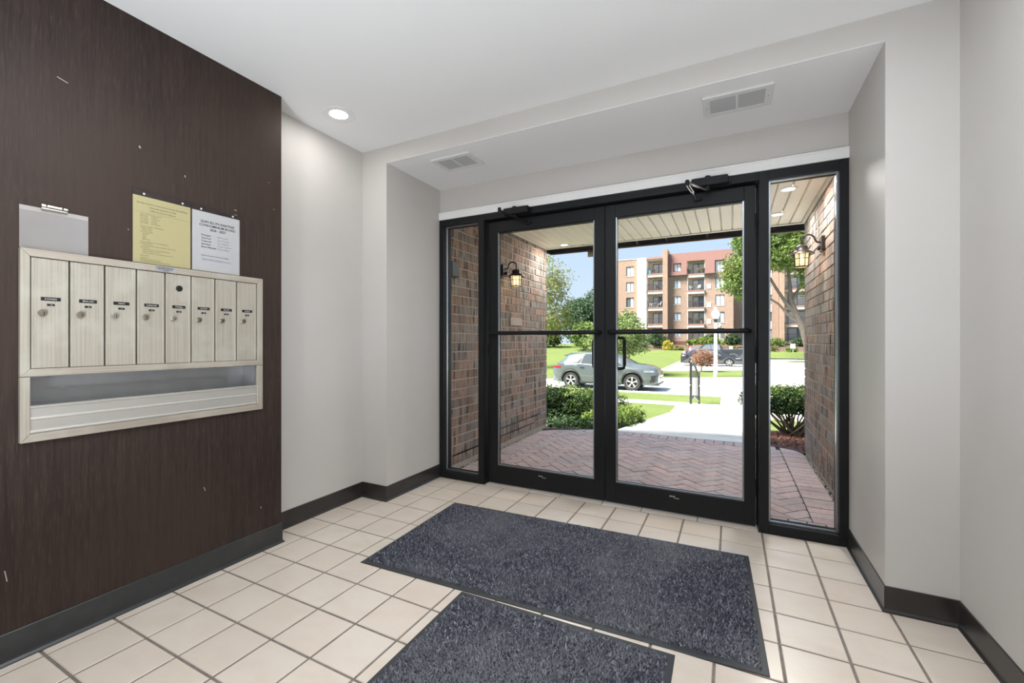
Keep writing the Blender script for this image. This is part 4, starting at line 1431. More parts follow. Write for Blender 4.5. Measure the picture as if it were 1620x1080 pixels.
def car(name, loc, rotz, sp, paint, label, glassmat=mCarG, group=None):
    """built along +x (tail at 0, nose at L), origin under the middle"""
    t = bpy.data.objects.new(name, None)
    COL.objects.link(t)
    WLOC[t.name] = (0, 0, 0)
    tag(t, label, 'car', group)
    L, Wd = sp['L'], sp['W'] / 2
    wx, wr = sp['wheels'], sp['wr']
    top, belt, cab = sp['top'], sp['belt'], sp['cab']
    N = 84
    K = 8
    sects = []
    xs = [L * i / N for i in range(N + 1)]

    def section(x):
        e = min(x, L - x)
        w = Wd * (1 - 0.16 * max(0, 1 - e / 0.55) ** 2.2)
        zt = smooth_curve(top, x, 0.05)
        zbelt = min(smooth_curve(belt, x), zt - 0.02)
        roofw = w * smooth_curve(cab, x, 0.12)
        zb = sp['sill'] + 0.10 * max(0, 1 - e / 0.35)
        for wc in wx:
            d = abs(x - wc)
            R = wr + 0.065
            if d < R:
                zb = max(zb, wr + math.sqrt(R * R - d * d))
        zb = min(zb, zbelt - 0.05)
        zm = zb + (zbelt - zb) * 0.55
        return [(w * 0.955, zb), (w * 0.985, zb + (zm - zb) * 0.5), (w, zm), (w * 0.965, zbelt - 0.012), (w * 0.935, zbelt + 0.012), (roofw, zt - 0.045), (roofw * 0.90, zt - 0.008), (roofw * 0.5, zt + 0.006)]

    V = []
    for x in xs:
        s = section(x)
        V += [(x - L / 2, -a, z) for a, z in s] + [(x - L / 2, a, z) for a, z in s[::-1]]
    M2 = 2 * K
    F = []
    for i in range(N):
        for k in range(M2 - 1):
            F.append((i * M2 + k, i * M2 + k + 1, (i + 1) * M2 + k + 1, (i + 1) * M2 + k))
    F.append(tuple(range(M2)))
    F.append(tuple(N * M2 + k for k in range(M2))[::-1])
    body = MB().add(V, F).build('body', paint, t, smooth=True)
    # dark floor pan and wheel housings
    MB().box(-L / 2 + 0.25, L / 2 - 0.25, -Wd * 0.80, Wd * 0.80, sp['sill'] - 0.02, sp['sill'] + 0.55).build('underbody', mTrimB, t)
    # side skirts and bumpers of dark plastic
    for s in (-1, 1):
        MB().box(wx[0] + wr + 0.1 - L / 2, wx[1] - wr - 0.1 - L / 2, min(s * Wd * 0.94, s * Wd * 0.985), max(s * Wd * 0.94, s * Wd * 0.985), sp['sill'] - 0.03, sp['sill'] + 0.05).build('side_skirt', mTrimB, t)

    # side windows follow the greenhouse surface
    def glass_strip(x0, x1, u0, u1, side, off=0.006, lean0=0.0, lean1=0.0):
        mb = MB()
        n = 12
        vs = []
        for i in range(n + 1):
            row = []
            for u in (u0, (u0 + u1) / 2, u1):
                ll = (u - u0) / (u1 - u0)
                x = (x0 + lean0 * ll) + ((x1 + lean1 * ll) - (x0 + lean0 * ll)) * i / n
                s = section(x)
                a = s[4][0] + (s[5][0] - s[4][0]) * u
                z = s[4][1] + (s[5][1] - s[4][1]) * u
                row.append((x - L / 2, side * (a + off), z))
            vs += row
        fs = []
        for i in range(n):
            for k in range(2):
                fs.append((i * 3 + k, i * 3 + k + 1, (i + 1) * 3 + k + 1, (i + 1) * 3 + k))
        return mb.add(vs, fs)
    for side in (-1, 1):
        for (x0, x1, l0, l1) in sp['windows']:
            glass_strip(x0, x1, 0.06, 0.93, side, 0.006, l0, l1).build('side_window', glassmat, t)
    # windscreen and rear screen
    for nm, (x0, x1) in (('windscreen', sp['screen']), ('rear_screen', sp['rear'])):
        if x0 is None:
            continue
        vs = []
        n = 8
        for i in range(n + 1):
            x = x0 + (x1 - x0) * i / n
            s = section(x)
            for f in (-0.86, -0.45, 0, 0.45, 0.86):
                vs.append((x - L / 2, f * s[5][0], s[6][1] + 0.022 - 0.02 * abs(f)))
        fs = [(i * 5 + k, i * 5 + k + 1, (i + 1) * 5 + k + 1, (i + 1) * 5 + k) for i in range(n) for k in range(4)]
        MB().add(vs, fs).build(nm, glassmat, t)
    # wheels
    for wc in wx:
        for s in (-1, 1):
            c = (wc - L / 2, s * (Wd - 0.115), wr)
            w = MB().lathe([(wr * 0.66, -0.105), (wr * 0.93, -0.105), (wr, -0.07), (wr, 0.07), (wr * 0.93, 0.105), (wr * 0.66, 0.105)], 28, c, 'y', caps=False).build('tyre', mTyre, t, smooth=True)
            o = s * 0.098
            MB().lathe([(wr * 0.69, o - 0.012), (wr * 0.69, o), (wr * 0.60, o), (wr * 0.60, o - 0.012)], 28, c, 'y', caps=False).build('rim_ring', mRim, w)
            MB().lathe([(0.0, o - s * 0.06), (wr * 0.62, o - s * 0.06)], 20, c, 'y', caps=False).build('brake_shadow', mTrimB, w)
            sk = MB()
            for k in range(5):
                a = 2 * PI * k / 5 + 0.3
                for da in (-0.13, 0.13):
                    sk.bar((c[0] + 0.05 * math.cos(a), c[1] + o * 0.95, c[2] + 0.05 * math.sin(a)), (c[0] + wr * 0.64 * math.cos(a + da), c[1] + o, c[2] + wr * 0.64 * math.sin(a + da)), 0.035, 0.02, up=(0, 1, 0))
            sk.lathe([(0.0, o), (0.05, o), (0.06, o - s * 0.02)], 12, c, 'y', caps=False)
            sk.build('rim_spokes', mRim, w)
    # lamps, mirrors, handles
    for s in (-1, 1):
        for nm, mt, boxes in (('headlight', mHead, sp['head']), ('tail_light', mTail, sp['tail'])):
            for (x0, x1, z0, z1, fy) in boxes:
                vs = []
                n = 8
                for i in range(n + 1):
                    x = min(max(x0 + (x1 - x0) * i / n, 0.001), L - 0.001)
                    sec = section(x)
                    for z in (z0, z1):
                        for a_, b_ in zip(sec[:-1], sec[1:]):
                            if b_[1] >= z or b_ is sec[5]:
                                f_ = 0 if abs(b_[1] - a_[1]) < 1e-6 else max(0.0, min(1.0, (z - a_[1]) / (b_[1] - a_[1])))
                                w = a_[0] + (b_[0] - a_[0]) * f_
                                break
                        vs.append((x - L / 2, s * (w + 0.012), min(z, sec[6][1])))
                fs = [(2 * i, 2 * i + 1, 2 * i + 3, 2 * i + 2) for i in range(n)]
                MB().add(vs, fs).build(nm, mt, t)
        xe = 0.0 if False else L
        MB().box(-L / 2 - 0.012, -L / 2 + 0.05, min(s * Wd * 0.35, s * Wd * 0.82), max(s * Wd * 0.35, s * Wd * 0.82), sp['tail'][0][2], sp['tail'][0][3]).build('tail_light', mTail, t, bevel=0.01)
        mx = sp['mirror']
        zb = lerp_curve(belt, mx)
        MB().sphere((mx - L / 2, s * (Wd + 0.10), zb + 0.07), (0.07, 0.10, 0.07), 10, 8).tube([(mx - L / 2, s * (Wd * 0.9), zb + 0.02), (mx - L / 2, s * (Wd + 0.1), zb + 0.05)], 0.02, 6).build('mirror', sp.get('mirmat', mTrimB), t, smooth=True)
        for hx in sp['handles']:
            MB().box(hx - L / 2 - 0.10, hx - L / 2 + 0.10, min(s * Wd * 0.97, s * (Wd + 0.018)), max(s * Wd * 0.97, s * (Wd + 0.018)), lerp_curve(belt, hx) - 0.145, lerp_curve(belt, hx) - 0.115).build('door_handle', sp.get('handmat', mTrimB), t, bevel=0.006)
    # grille and lower bumpers
    MB().box(L / 2 - 0.10, L / 2 - 0.005, -Wd * 0.55, Wd * 0.55, sp['sill'] + 0.12, sp['sill'] + 0.48).build('grille', mTrimB, t, bevel=0.02)
    MB().box(L / 2 - 0.30, L / 2 + 0.03, -Wd * 0.80, Wd * 0.80, sp['sill'] - 0.02, sp['sill'] + 0.08).build('front_lip', mLip, t, bevel=0.02)
    MB().box(-L / 2 - 0.03, -L / 2 + 0.30, -Wd * 0.80, Wd * 0.80, sp['sill'] + 0.02, sp['sill'] + 0.22).build('rear_bumper', sp.get('bump', mLip), t, bevel=0.02)
    for ch in sp.get('extra', []):
        ch(t, section)
    t.location = loc
    t.rotation_euler = (0, 0, rotz)
    return t


suv = dict(L=4.80, W=1.92, wheels=(0.92, 3.72), wr=0.372, sill=0.27,
           top=[(0, 0.92), (0.04, 1.02), (0.12, 1.10), (0.30, 1.22), (0.55, 1.42), (0.72, 1.56), (0.95, 1.605), (1.6, 1.67), (2.2, 1.69), (2.7, 1.66), (3.05, 1.53), (3.45, 1.30), (3.72, 1.17), (4.1, 1.13), (4.42, 1.07), (4.64, 0.985), (4.75, 0.87), (4.80, 0.70)],
           belt=[(0, 0.98), (0.3, 1.13), (0.9, 1.15), (2.0, 1.08), (3.4, 1.03), (4.0, 0.98), (4.89, 0.78)],
           cab=[(0, 0.80), (0.4, 0.74), (0.9, 0.68), (2.0, 0.68), (2.8, 0.70), (3.5, 0.80), (4.2, 0.86), (4.89, 0.8)],
           windows=[(0.62, 1.32, 0.45, 0.18), (1.36, 2.20, 0.16, 0.0), (2.26, 3.36, 0.0, -0.62)], screen=(2.85, 3.62), rear=(0.34, 0.66), mirror=3.05, handles=(1.45, 2.45),
           head=[(4.22, 4.62, 0.83, 0.90, 0.80)], tail=[(0.0, 0.42, 0.93, 1.02, 0.55)])
def suv_extra(t, sec):
    MB().prism([(0.48 - 2.445, 1.50), (0.86 - 2.445, 1.625), (0.90 - 2.445, 1.60), (0.60 - 2.445, 1.47)], -0.56, 0.56, 'y').build('spoiler', bpy.data.materials['suv_paint'], t)
    MB().box(1.2 - 2.445, 2.2 - 2.445, -0.60, -0.57, 1.70, 1.73).box(1.2 - 2.445, 2.2 - 2.445, 0.57, 0.60, 1.70, 1.73).build('roof_rail', mTrimB, t, bevel=0.006)
def suv_front(t, sec):
    for sd in (-1, 1):
        MB().prism([(4.28 - 2.4, 0.40), (4.66 - 2.4, 0.40), (4.72 - 2.4, 0.72), (4.52 - 2.4, 0.70)], min(sd * 0.60, sd * 0.925), max(sd * 0.60, sd * 0.925), 'y').build('side_intake', mTrimB, t, bevel=0.01)
        for wc in (0.92, 3.72):
            pts = [(wc - 2.4 + 0.455 * math.cos(a), sd * 0.955, 0.372 + 0.455 * math.sin(a)) for a in [PI * (k / 14) for k in range(15)]]
            MB().tube(pts, 0.024, 6).build('arch_cladding', mTrimB, t, smooth=True)
    MB().prism([(-2.38, 0.86), (-2.32, 0.86), (-2.10, 1.14), (-2.16, 1.14)], -0.8, 0.8, 'y').build('tailgate_crease', mTrimB, t)
suv['extra'] = [suv_extra, suv_front]
mSuv = mk('suv_paint', (0.105, 0.125, 0.13), 0.25, metal=0.3, spec=0.6, coat=0.8)
car('suv', (-2.98, 17.55, -1.05), 0.0, suv, mSuv, 'grey green crossover parked along the street behind the glass doors')

sed = dict(L=4.86, W=1.84, wheels=(1.05, 3.86), wr=0.335, sill=0.22,
           top=[(0, 0.86), (0.05, 1.02), (0.5, 1.10), (0.85, 1.14), (1.3, 1.30), (1.8, 1.42), (2.4, 1.45), (2.9, 1.38), (3.4, 1.16), (3.75, 1.00), (4.3, 0.92), (4.65, 0.80), (4.82, 0.66), (4.86, 0.55)],
           belt=[(0, 0.95), (0.8, 1.00), (2.0, 0.95), (3.4, 0.90), (4.86, 0.70)],
           cab=[(0, 0.82), (0.7, 0.80), (1.4, 0.70), (2.4, 0.67), (3.0, 0.72), (3.8, 0.85), (4.86, 0.8)],
           windows=[(1.10, 1.95, 0.45, 0.05), (2.0, 3.30, 0.0, -0.60)], screen=(2.75, 3.55), rear=(0.85, 1.45), mirror=3.0, handles=(1.65, 2.6),
           head=[(4.35, 4.72, 0.66, 0.74, 0.80)], tail=[(0.0, 0.42, 0.86, 0.99, 0.5)], mirmat=mTrimB, bump=mTrimB)
mSed = mk('black_car_paint', (0.02, 0.023, 0.028), 0.22, metal=0.2, spec=0.7, coat=1.0)
car('sedan', (0.62, 39.95, -1.045), 0.0, sed, mSed, 'shiny black sedan in the car park, nearest of the parked cars', mCarGL)

trk = dict(L=5.85, W=2.02, wheels=(1.15, 4.90), wr=0.40, sill=0.42,
           top=[(0, 1.36), (0.06, 1.38), (2.0, 1.38), (2.08, 1.45), (2.14, 1.72), (2.35, 1.88), (2.9, 1.93), (3.5, 1.91), (3.95, 1.75), (4.35, 1.40), (4.7, 1.28), (5.4, 1.22), (5.75, 1.10), (5.85, 0.9)],
           belt=[(0, 1.28), (2.0, 1.28), (3.5, 1.24), (5.0, 1.16), (5.85, 1.0)],
           cab=[(0, 0.93), (1.9, 0.93), (2.2, 0.76), (3.2, 0.74), (3.9, 0.78), (4.5, 0.88), (5.85, 0.85)],
           windows=[(2.25, 3.05, 0.10, 0.05), (3.12, 4.15, 0.0, -0.45)], screen=(3.75, 4.35), rear=(2.10, 2.20), mirror=3.98, handles=(2.5, 3.35),
           head=[(5.45, 5.78, 0.98, 1.14, 0.75)], tail=[(0.0, 0.22, 0.98, 1.32, 0.84)], bump=mChrome, mirmat=mChrome)
mTrk = mk('dark_truck_paint', (0.024, 0.027, 0.032), 0.25, metal=0.3, spec=0.7, coat=1.0)
car('pickup_truck', (0.60, 46.0, -1.045), PI, trk, mTrk, 'dark grey pickup truck parked behind the black sedan', mCarGL)

van = dict(L=5.1, W=1.98, wheels=(1.05, 4.05), wr=0.35, sill=0.25,
           top=[(0, 1.0), (0.06, 1.25), (0.35, 1.62), (0.6, 1.72), (1.5, 1.76), (2.6, 1.74), (3.2, 1.62), (3.9, 1.24), (4.2, 1.08), (4.7, 0.98), (5.0, 0.80), (5.1, 0.62)],
           belt=[(0, 1.05), (2.5, 1.05), (4.0, 1.0), (5.1, 0.8)],
           cab=[(0, 0.80), (0.6, 0.74), (2.8, 0.72), (3.5, 0.78), (4.2, 0.86), (5.1, 0.8)],
           windows=[(0.45, 1.55, 0.18, 0.0), (1.62, 2.55, 0.0, 0.0), (2.62, 3.75, 0.0, -0.62)], screen=(3.2, 4.0), rear=(0.12, 0.34), mirror=3.5, handles=(1.8, 2.75),
           head=[(4.5, 4.9, 0.80, 0.90, 0.80)], tail=[(0.0, 0.2, 0.95, 1.25, 0.8)])
mVanP = mk('red_car_paint', (0.34, 0.03, 0.038), 0.25, metal=0.1, spec=0.7, coat=1.0)
car('minivan', (0.15, 53.5, -1.045), 0.0, van, mVanP, 'red minivan parked farthest back behind the pickup truck', mCarGL)

# =================================================================== APARTMENT BUILDING ACROSS THE CAR PARK
def brickmat(name, c1, c2, mo, scale=1.0):
    m, t, b = nodes_of(name)
    g = t.nodes.new('ShaderNodeNewGeometry')
    s = t.nodes.new('ShaderNodeSeparateXYZ')
    cb = t.nodes.new('ShaderNodeCombineXYZ')
    t.links.new(g.outputs['Position'], s.inputs[0])
    t.links.new(math_n(t, 'ADD', s.outputs['X'], s.outputs['Y']), cb.inputs[0])
    t.links.new(s.outputs['Z'], cb.inputs[1])
    br = t.nodes.new('ShaderNodeTexBrick')
    br.inputs['Color1'].default_value = (*c1, 1)
    br.inputs['Color2'].default_value = (*c2, 1)
    br.inputs['Mortar'].default_value = (*mo, 1)
    br.inputs['Scale'].default_value = scale
    br.inputs['Brick Width'].default_value = 0.27
    br.inputs['Row Height'].default_value = 0.09
    br.inputs['Mortar Size'].default_value = 0.012
    t.links.new(cb.outputs[0], br.inputs['Vector'])
    n = noise(t, 3.0, (1, 1, 0.5))
    t.links.new(mixc(t, n, br.outputs[0], tuple(x * 0.8 for x in c2)), b.inputs['Base Color'])
    b.inputs['Roughness'].default_value = 0.9
    return m


mBk1 = brickmat('facade_brick', (0.371, 0.2559, 0.1956), (0.2907, 0.1956, 0.1505), (0.3909, 0.3259, 0.2658))
mBk2 = brickmat('facade_brick_light', (0.3709, 0.2537, 0.1855), (0.3028, 0.1968, 0.1402), (0.3709, 0.3104, 0.2574))
mMans = mk('red_shingle', (0.23, 0.122, 0.107), 0.85, var=[(8, (1, 1, 6), (0.185, 0.095, 0.084), 0.4, 0.7)])
mStuc = mk('white_stucco', (0.86, 0.85, 0.82), 0.8)
mSlab = mk('balcony_slab', (0.5115, 0.4603, 0.3836), 0.8)
mEdge = mk('balcony_edge', (0.2945, 0.155, 0.124), 0.8)
mBalW = mk('balcony_wall', (0.744, 0.7161, 0.651), 0.8)
mDkFr = mk('dark_window_frame', (0.0543, 0.0543, 0.062), 0.5)
mPaneB = mk('window_pane_bright', (0.75, 0.78, 0.82), 0.08, spec=0.8)  # white reflection on the glass put into the pane colour
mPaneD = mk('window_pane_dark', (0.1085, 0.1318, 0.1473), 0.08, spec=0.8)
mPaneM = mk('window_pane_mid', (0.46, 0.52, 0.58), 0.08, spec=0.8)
mBaseB = mk('brown_plinth', (0.1318, 0.0543, 0.0426), 0.8)
BYF = 78.0
FH = 2.79
bld = thing('apartment_building', (-5, BYF, 0.0), 'five storey brown brick apartment building with stacked balconies across the car park', 'building')


def bpart(name, mb, mat, **k):
    return mb.build(name, mat, bld, **k)


def wall_holes(x0, x1, z0, z1, holes, y0, y1):
    """front wall slab from y0 to y1 with rectangular openings"""
    mb = MB()
    xs = sorted(set([x0, x1] + [h[0] for h in holes] + [h[1] for h in holes]))
    for a, b in zip(xs[:-1], xs[1:]):
        cuts = sorted([(h[2], h[3]) for h in holes if h[0] <= a + 1e-6 and h[1] >= b - 1e-6])
        z = z0
        for (c, d) in cuts:
            if c > z + 1e-4:
                mb.box(a, b, y0, y1, z, c)
            z = max(z, d)
        if z < z1 - 1e-4:
            mb.box(a, b, y0, y1, z, z1)
    return mb


def window(x0, x1, z0, z1, y, panes):
    f = 0.07
    fr = MB()
    xm = (x0 + x1) / 2
    for (a, b, c, d) in ((x0, x1, z0, z0 + f), (x0, x1, z1 - f, z1), (x0, x0 + f, z0 + f, z1 - f), (x1 - f, x1, z0 + f, z1 - f), (xm - f / 2, xm + f / 2, z0 + f, z1 - f)):
        fr.box(a, b, y, y + 0.10, c, d)
    w = bpart('window', fr, mDkFr)
    for (a, b), m in zip(((x0 + f, xm - f / 2), (xm + f / 2, x1 - f)), panes):
        MB().box(a, b, y + 0.05, y + 0.07, z0 + f, z1 - f).build('pane', m, w)
    MB().box(x0 - 0.05, x1 + 0.05, y - 0.16, y + 0.02, z0 - 0.12, z0).build('sill', mSlab, w)
    return w


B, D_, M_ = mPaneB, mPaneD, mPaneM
TOP = 16.25
# left wing in lighter brick
winsA = [(-14.76, -13.40, z, z + 1.73) for z in (12.93, 10.10, 7.30, 4.50, 1.70)]
bpart('left_wing_wall', wall_holes(-17.3, -12.75, -0.6, 15.85, winsA, BYF, BYF + 0.4), mBk2)
bpart('left_wing_side', MB().box(-17.3, -17.0, BYF + 0.4, BYF + 14, -0.6, 15.85), mBk2)
bpart('left_wing_coping', MB().box(-17.35, -12.7, BYF - 0.06, BYF + 0.5, 15.85, 15.98), mSlab)
for i, (a, b, c, d) in enumerate(winsA):
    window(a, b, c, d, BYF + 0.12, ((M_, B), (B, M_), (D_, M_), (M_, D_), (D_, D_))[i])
# white stucco bay wall
bpart('white_panel', MB().box(-12.72, -11.12, BYF - 0.45, BYF + 2.2, -0.6, 15.95), mStuc)
# tall brick pier
bpart('brick_pier', MB().box(-8.32, -7.50, BYF - 1.15, BYF + 2.2, -0.6, 16.98), mBk2)


def balcony_bay(x0, x1, floors, ztop, nrail, dark_rail, roof_h=0.55):
    back = BYF + 2.0
    bpart('bay_back_wall', MB().box(x0, x1, back + 0.12, back + 0.4, -0.6, ztop), mBalW)
    bpart('bay_side_wall', MB().box(x0, x0 + 0.12, BYF + 0.02, back + 0.12, -0.6, ztop), mBalW)
    bpart('bay_side_wall', MB().box(x1 - 0.12, x1, BYF + 0.02, back + 0.12, -0.6, ztop), mBalW)
    for i, z in enumerate(floors):
        s = bpart('balcony_slab', MB().box(x0 + 0.12, x1 - 0.12, BYF - 0.28, back, z - 0.62, z - 0.16), mSlab)
        MB().box(x0 + 0.02, x1 - 0.02, BYF - 0.34, back, z - 0.16, z).build('slab_edge', mEdge, s)
        # sliding door
        a, b = x0 + 0.75, x1 - 0.2
        fr = MB()
        zt = z + 2.02
        xm = a + (b - a) * 0.52
        for (p, q, c, d) in ((a, b, zt - 0.08, zt), (a, a + 0.08, z, zt - 0.08), (b - 0.08, b, z, zt - 0.08), (xm - 0.05, xm + 0.05, z, zt - 0.08)):
            fr.box(p, q, back, back + 0.12, c, d)
        sd = bpart('sliding_door', fr, mDkFr)
        k = (i * 7 + int(x0 * 3)) % 4
        pm = [(B, M_), (M_, D_), (B, M_), (B, B)][k]
        MB().box(a + 0.08, xm - 0.05, back + 0.06, back + 0.08, z, zt - 0.08).build('pane', pm[0], sd)
        MB().box(xm + 0.05, b - 0.08, back + 0.06, back + 0.08, z, zt - 0.08).build('pane', pm[1], sd)
        # balcony light on the back wall
        MB().box((x0 + x1) / 2 - 0.09, (x0 + x1) / 2 + 0.09, BYF + 0.6, BYF + 0.78, z + 2.10, z + 2.16).build('soffit_lamp', mDkFr, s)
        # railing
        r = MB()
        r.bar((x0 + 0.12, BYF - 0.25, z + 1.0), (x1 - 0.12, BYF - 0.25, z + 1.0), 0.04, 0.05)
        r.bar((x0 + 0.12, BYF - 0.25, z + 0.10), (x1 - 0.12, BYF - 0.25, z + 0.10), 0.04, 0.04)
        rr = bpart('railing', r, mDkFr)
        n = int((x1 - x0 - 0.3) / 0.16)
        bb = MB()
        for q in range(n):
            x = x0 + 0.2 + q * 0.16
            bb.box(x - 0.011, x + 0.011, BYF - 0.26, BYF - 0.24, z + 0.1, z + 1.0)
        bb.build('balusters', mDkFr, rr, kind='stuff')
    return


fl1 = [13.05, 10.09, 7.12, 4.18, 1.3]
fl2 = [12.58, 9.78, 6.88, 4.07, 1.25]
balcony_bay(-11.12, -8.32, fl1, 15.9, 14, False)
bpart('bay_roof', MB().box(-11.12, -8.32, BYF - 0.25, BYF + 2.2, 15.35, 15.92), mSlab)
bpart('bay_roof_edge', MB().box(-11.14, -8.30, BYF - 0.40, BYF - 0.25, 15.60, 15.96), mEdge)
# main block
winsB = [(-6.62, -5.47, z, z + 1.33) for z in (13.17, 10.36, 7.55, 4.74, 1.93)]
winsC = [(-0.11, 1.23, z, z + 1.76) for z in (12.77, 9.96, 7.12, 4.25, 1.55)]
hol = winsB + winsC + [(-4.49, -1.70, -0.6, 14.75)]
bpart('main_wall', wall_holes(-7.50, 2.55, -0.6, 16.0, hol, BYF, BYF + 0.4), mBk1)
bpart('main_side', MB().box(2.15, 2.55, BYF + 0.4, BYF + 3.0, -0.6, 16.0), mBk1)
for i in range(5):
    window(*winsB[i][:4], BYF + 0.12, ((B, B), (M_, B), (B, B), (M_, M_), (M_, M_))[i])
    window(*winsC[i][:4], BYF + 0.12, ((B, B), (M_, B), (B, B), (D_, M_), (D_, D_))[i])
# shingled mansard skirt hung on the upper storey, cut round openings
ms = MB()


def skirt(x0, x1, z0, z1):
    yb = BYF - 0.55
    y1_ = BYF - 0.55 + (z1 - 12.4) * 0.10
    y0_ = BYF - 0.55 + (z0 - 12.4) * 0.10
    ms.add([(x0, y0_, z0), (x1, y0_, z0), (x1, BYF, z0), (x0, BYF, z0), (x0, y1_, z1), (x1, y1_, z1), (x1, BYF, z1), (x0, BYF, z1)],
           [(0, 3, 2, 1), (4, 5, 6, 7), (0, 1, 5, 4), (1, 2, 6, 5), (2, 3, 7, 6), (3, 0, 4, 7)])


for (x0, x1, z0, z1) in ((-7.48, -6.70, 12.5, 16.27), (-6.70, -5.40, 12.5, 13.10), (-6.70, -5.40, 14.56, 16.27), (-5.40, -4.49, 12.5, 16.27), (-4.49, -1.70, 14.78, 16.27), (-1.70, -0.20, 12.5, 16.27), (-0.20, 1.32, 14.60, 16.27), (1.32, 2.65, 12.5, 16.27)):
    skirt(x0, x1, z0, z1)
bpart('mansard', ms, mMans)
bpart('mansard_drip', MB().box(-7.48, -4.45, BYF - 0.58, BYF - 0.02, 12.38, 12.5).box(-1.74, -0.18, BYF - 0.58, BYF - 0.02, 12.38, 12.5), mDkFr)
balcony_bay(-4.49, -1.70, fl2, 14.75, 14, True)
bpart('main_roof', MB().box(-17.2, 2.5, BYF + 0.5, BYF + 14, 15.5, 15.9), mSlab)
# plinth and vents
bpart('plinth', MB().box(-7.48, -4.6, BYF - 0.06, BYF + 0.02, -0.6, 1.15), mBaseB)
for (z, m) in ((9.95, mPaneM), (6.85, mStuc), (4.05, mStuc)):
    bpart('wall_vent', MB().box(-1.42, -0.78, BYF - 0.05, BYF + 0.02, z, z + 0.78), m)
# right wing set back, with white window panels and another balcony stack
RY = BYF + 2.6
winsD = [(4.0, 5.3, z, z + 1.6) for z in (12.8, 10.0, 7.2, 4.4, 1.7)] + [(7.3, 8.1, z, z + 1.5) for z in (12.8, 10.0, 7.2, 4.4, 1.7)]
bpart('right_wing_wall', wall_holes(2.55, 9.1, -0.6, 15.2, winsD, RY, RY + 0.4), mBk1)
bpart('right_wing_roof', MB().box(2.55, 30, RY - 0.2, RY + 0.6, 15.2, 16.0), mMans)
for i, (a, b, c, d) in enumerate(winsD):
    window(a, b, c, d, RY + 0.12, ((B, M_), (D_, M_), (M_, D_))[i % 3])
    bpart('spandrel_panel', MB().box(a, b, RY - 0.04, RY + 0.02, c - 1.25, c - 0.13), mStuc)
bpart('right_pier', MB().box(9.15, 9.75, RY - 1.4, RY + 2, -0.6, 16.2), mBk2)
_BY = BYF
BYF = RY - 0.2
balcony_bay(9.75, 13.2, [12.4, 9.6, 6.8, 4.0, 1.3], 15.2, 14, True)
BYF = _BY
winsE = [(x, x + 1.35, z, z + 1.6) for x in (14.8, 18.2, 21.6, 25.6) for z in (12.8, 10.0, 7.2, 4.4, 1.7)]
bpart('far_right_wall', wall_holes(13.2, 30, -0.6, 15.2, winsE, RY - 0.2, RY + 0.2), mBk1)
for i, (a, b, c, d) in enumerate(winsE):
    window(a, b, c, d, RY - 0.08, ((B, M_), (M_, B), (D_, M_))[i % 3])

# things standing on the balconies
mWhiteP = mk('white_resin', (0.51, 0.51, 0.504), 0.5)
mDarkP = mk('dark_resin', (0.05, 0.045, 0.045), 0.5)


def patio_chair(mat, loc, rot, label, group):
    t = thing('patio_chair', (0, 0, 0), label, 'chair', group)
    MB().box(-0.26, 0.26, -0.26, 0.26, 0.40, 0.44).build('seat', mat, t, bevel=0.02)
    MB().prism([(0.22, 0.44), (0.26, 0.44), (0.40, 0.98), (0.36, 0.98)], -0.26, 0.26, 'x').build('backrest', mat, t, bevel=0.02)
    for sx_ in (-1, 1):
        for sy in (-1, 1):
            MB().bar((sx_ * 0.22, sy * 0.22, 0.42), (sx_ * 0.27, sy * 0.27, 0), 0.04, 0.04).build('leg', mat, t)
        MB().bar((sx_ * 0.27, -0.24, 0.64), (sx_ * 0.27, 0.30, 0.64), 0.05, 0.03).build('armrest', mat, t)
    t.location = loc
    t.rotation_euler = (0, 0, rot)
    return t


def round_table_t(mat, loc, label):
    t = thing('patio_table', (0, 0, 0), label, 'table')
    MB().lathe([(0.0, 0.69), (0.45, 0.69), (0.45, 0.72), (0.0, 0.72)], 20, caps=False).build('tabletop', mat, t)
    for k in range(4):
        a = PI / 4 + k * PI / 2
        MB().bar((0.2 * math.cos(a), 0.2 * math.sin(a), 0.69), (0.36 * math.cos(a), 0.36 * math.sin(a), 0), 0.04, 0.04).build('leg', mat, t)
    t.location = loc
    return t


def planter(loc, mat, h, leaf, label, seed):
    t = thing('planter', (0, 0, 0), label, 'plant')
    MB().lathe([(0.14, 0.0), (0.20, h), (0.17, h), (0.16, h - 0.04), (0.0, h - 0.04)], 14, caps=False).build('pot', mat, t)
    foliage('leaves', [(0, 0, h + 0.16, 0.26, 0.20, 0.22)], 260, 0.07, leaf, t, seed, spread=0.7)
    t.location = loc
    return t

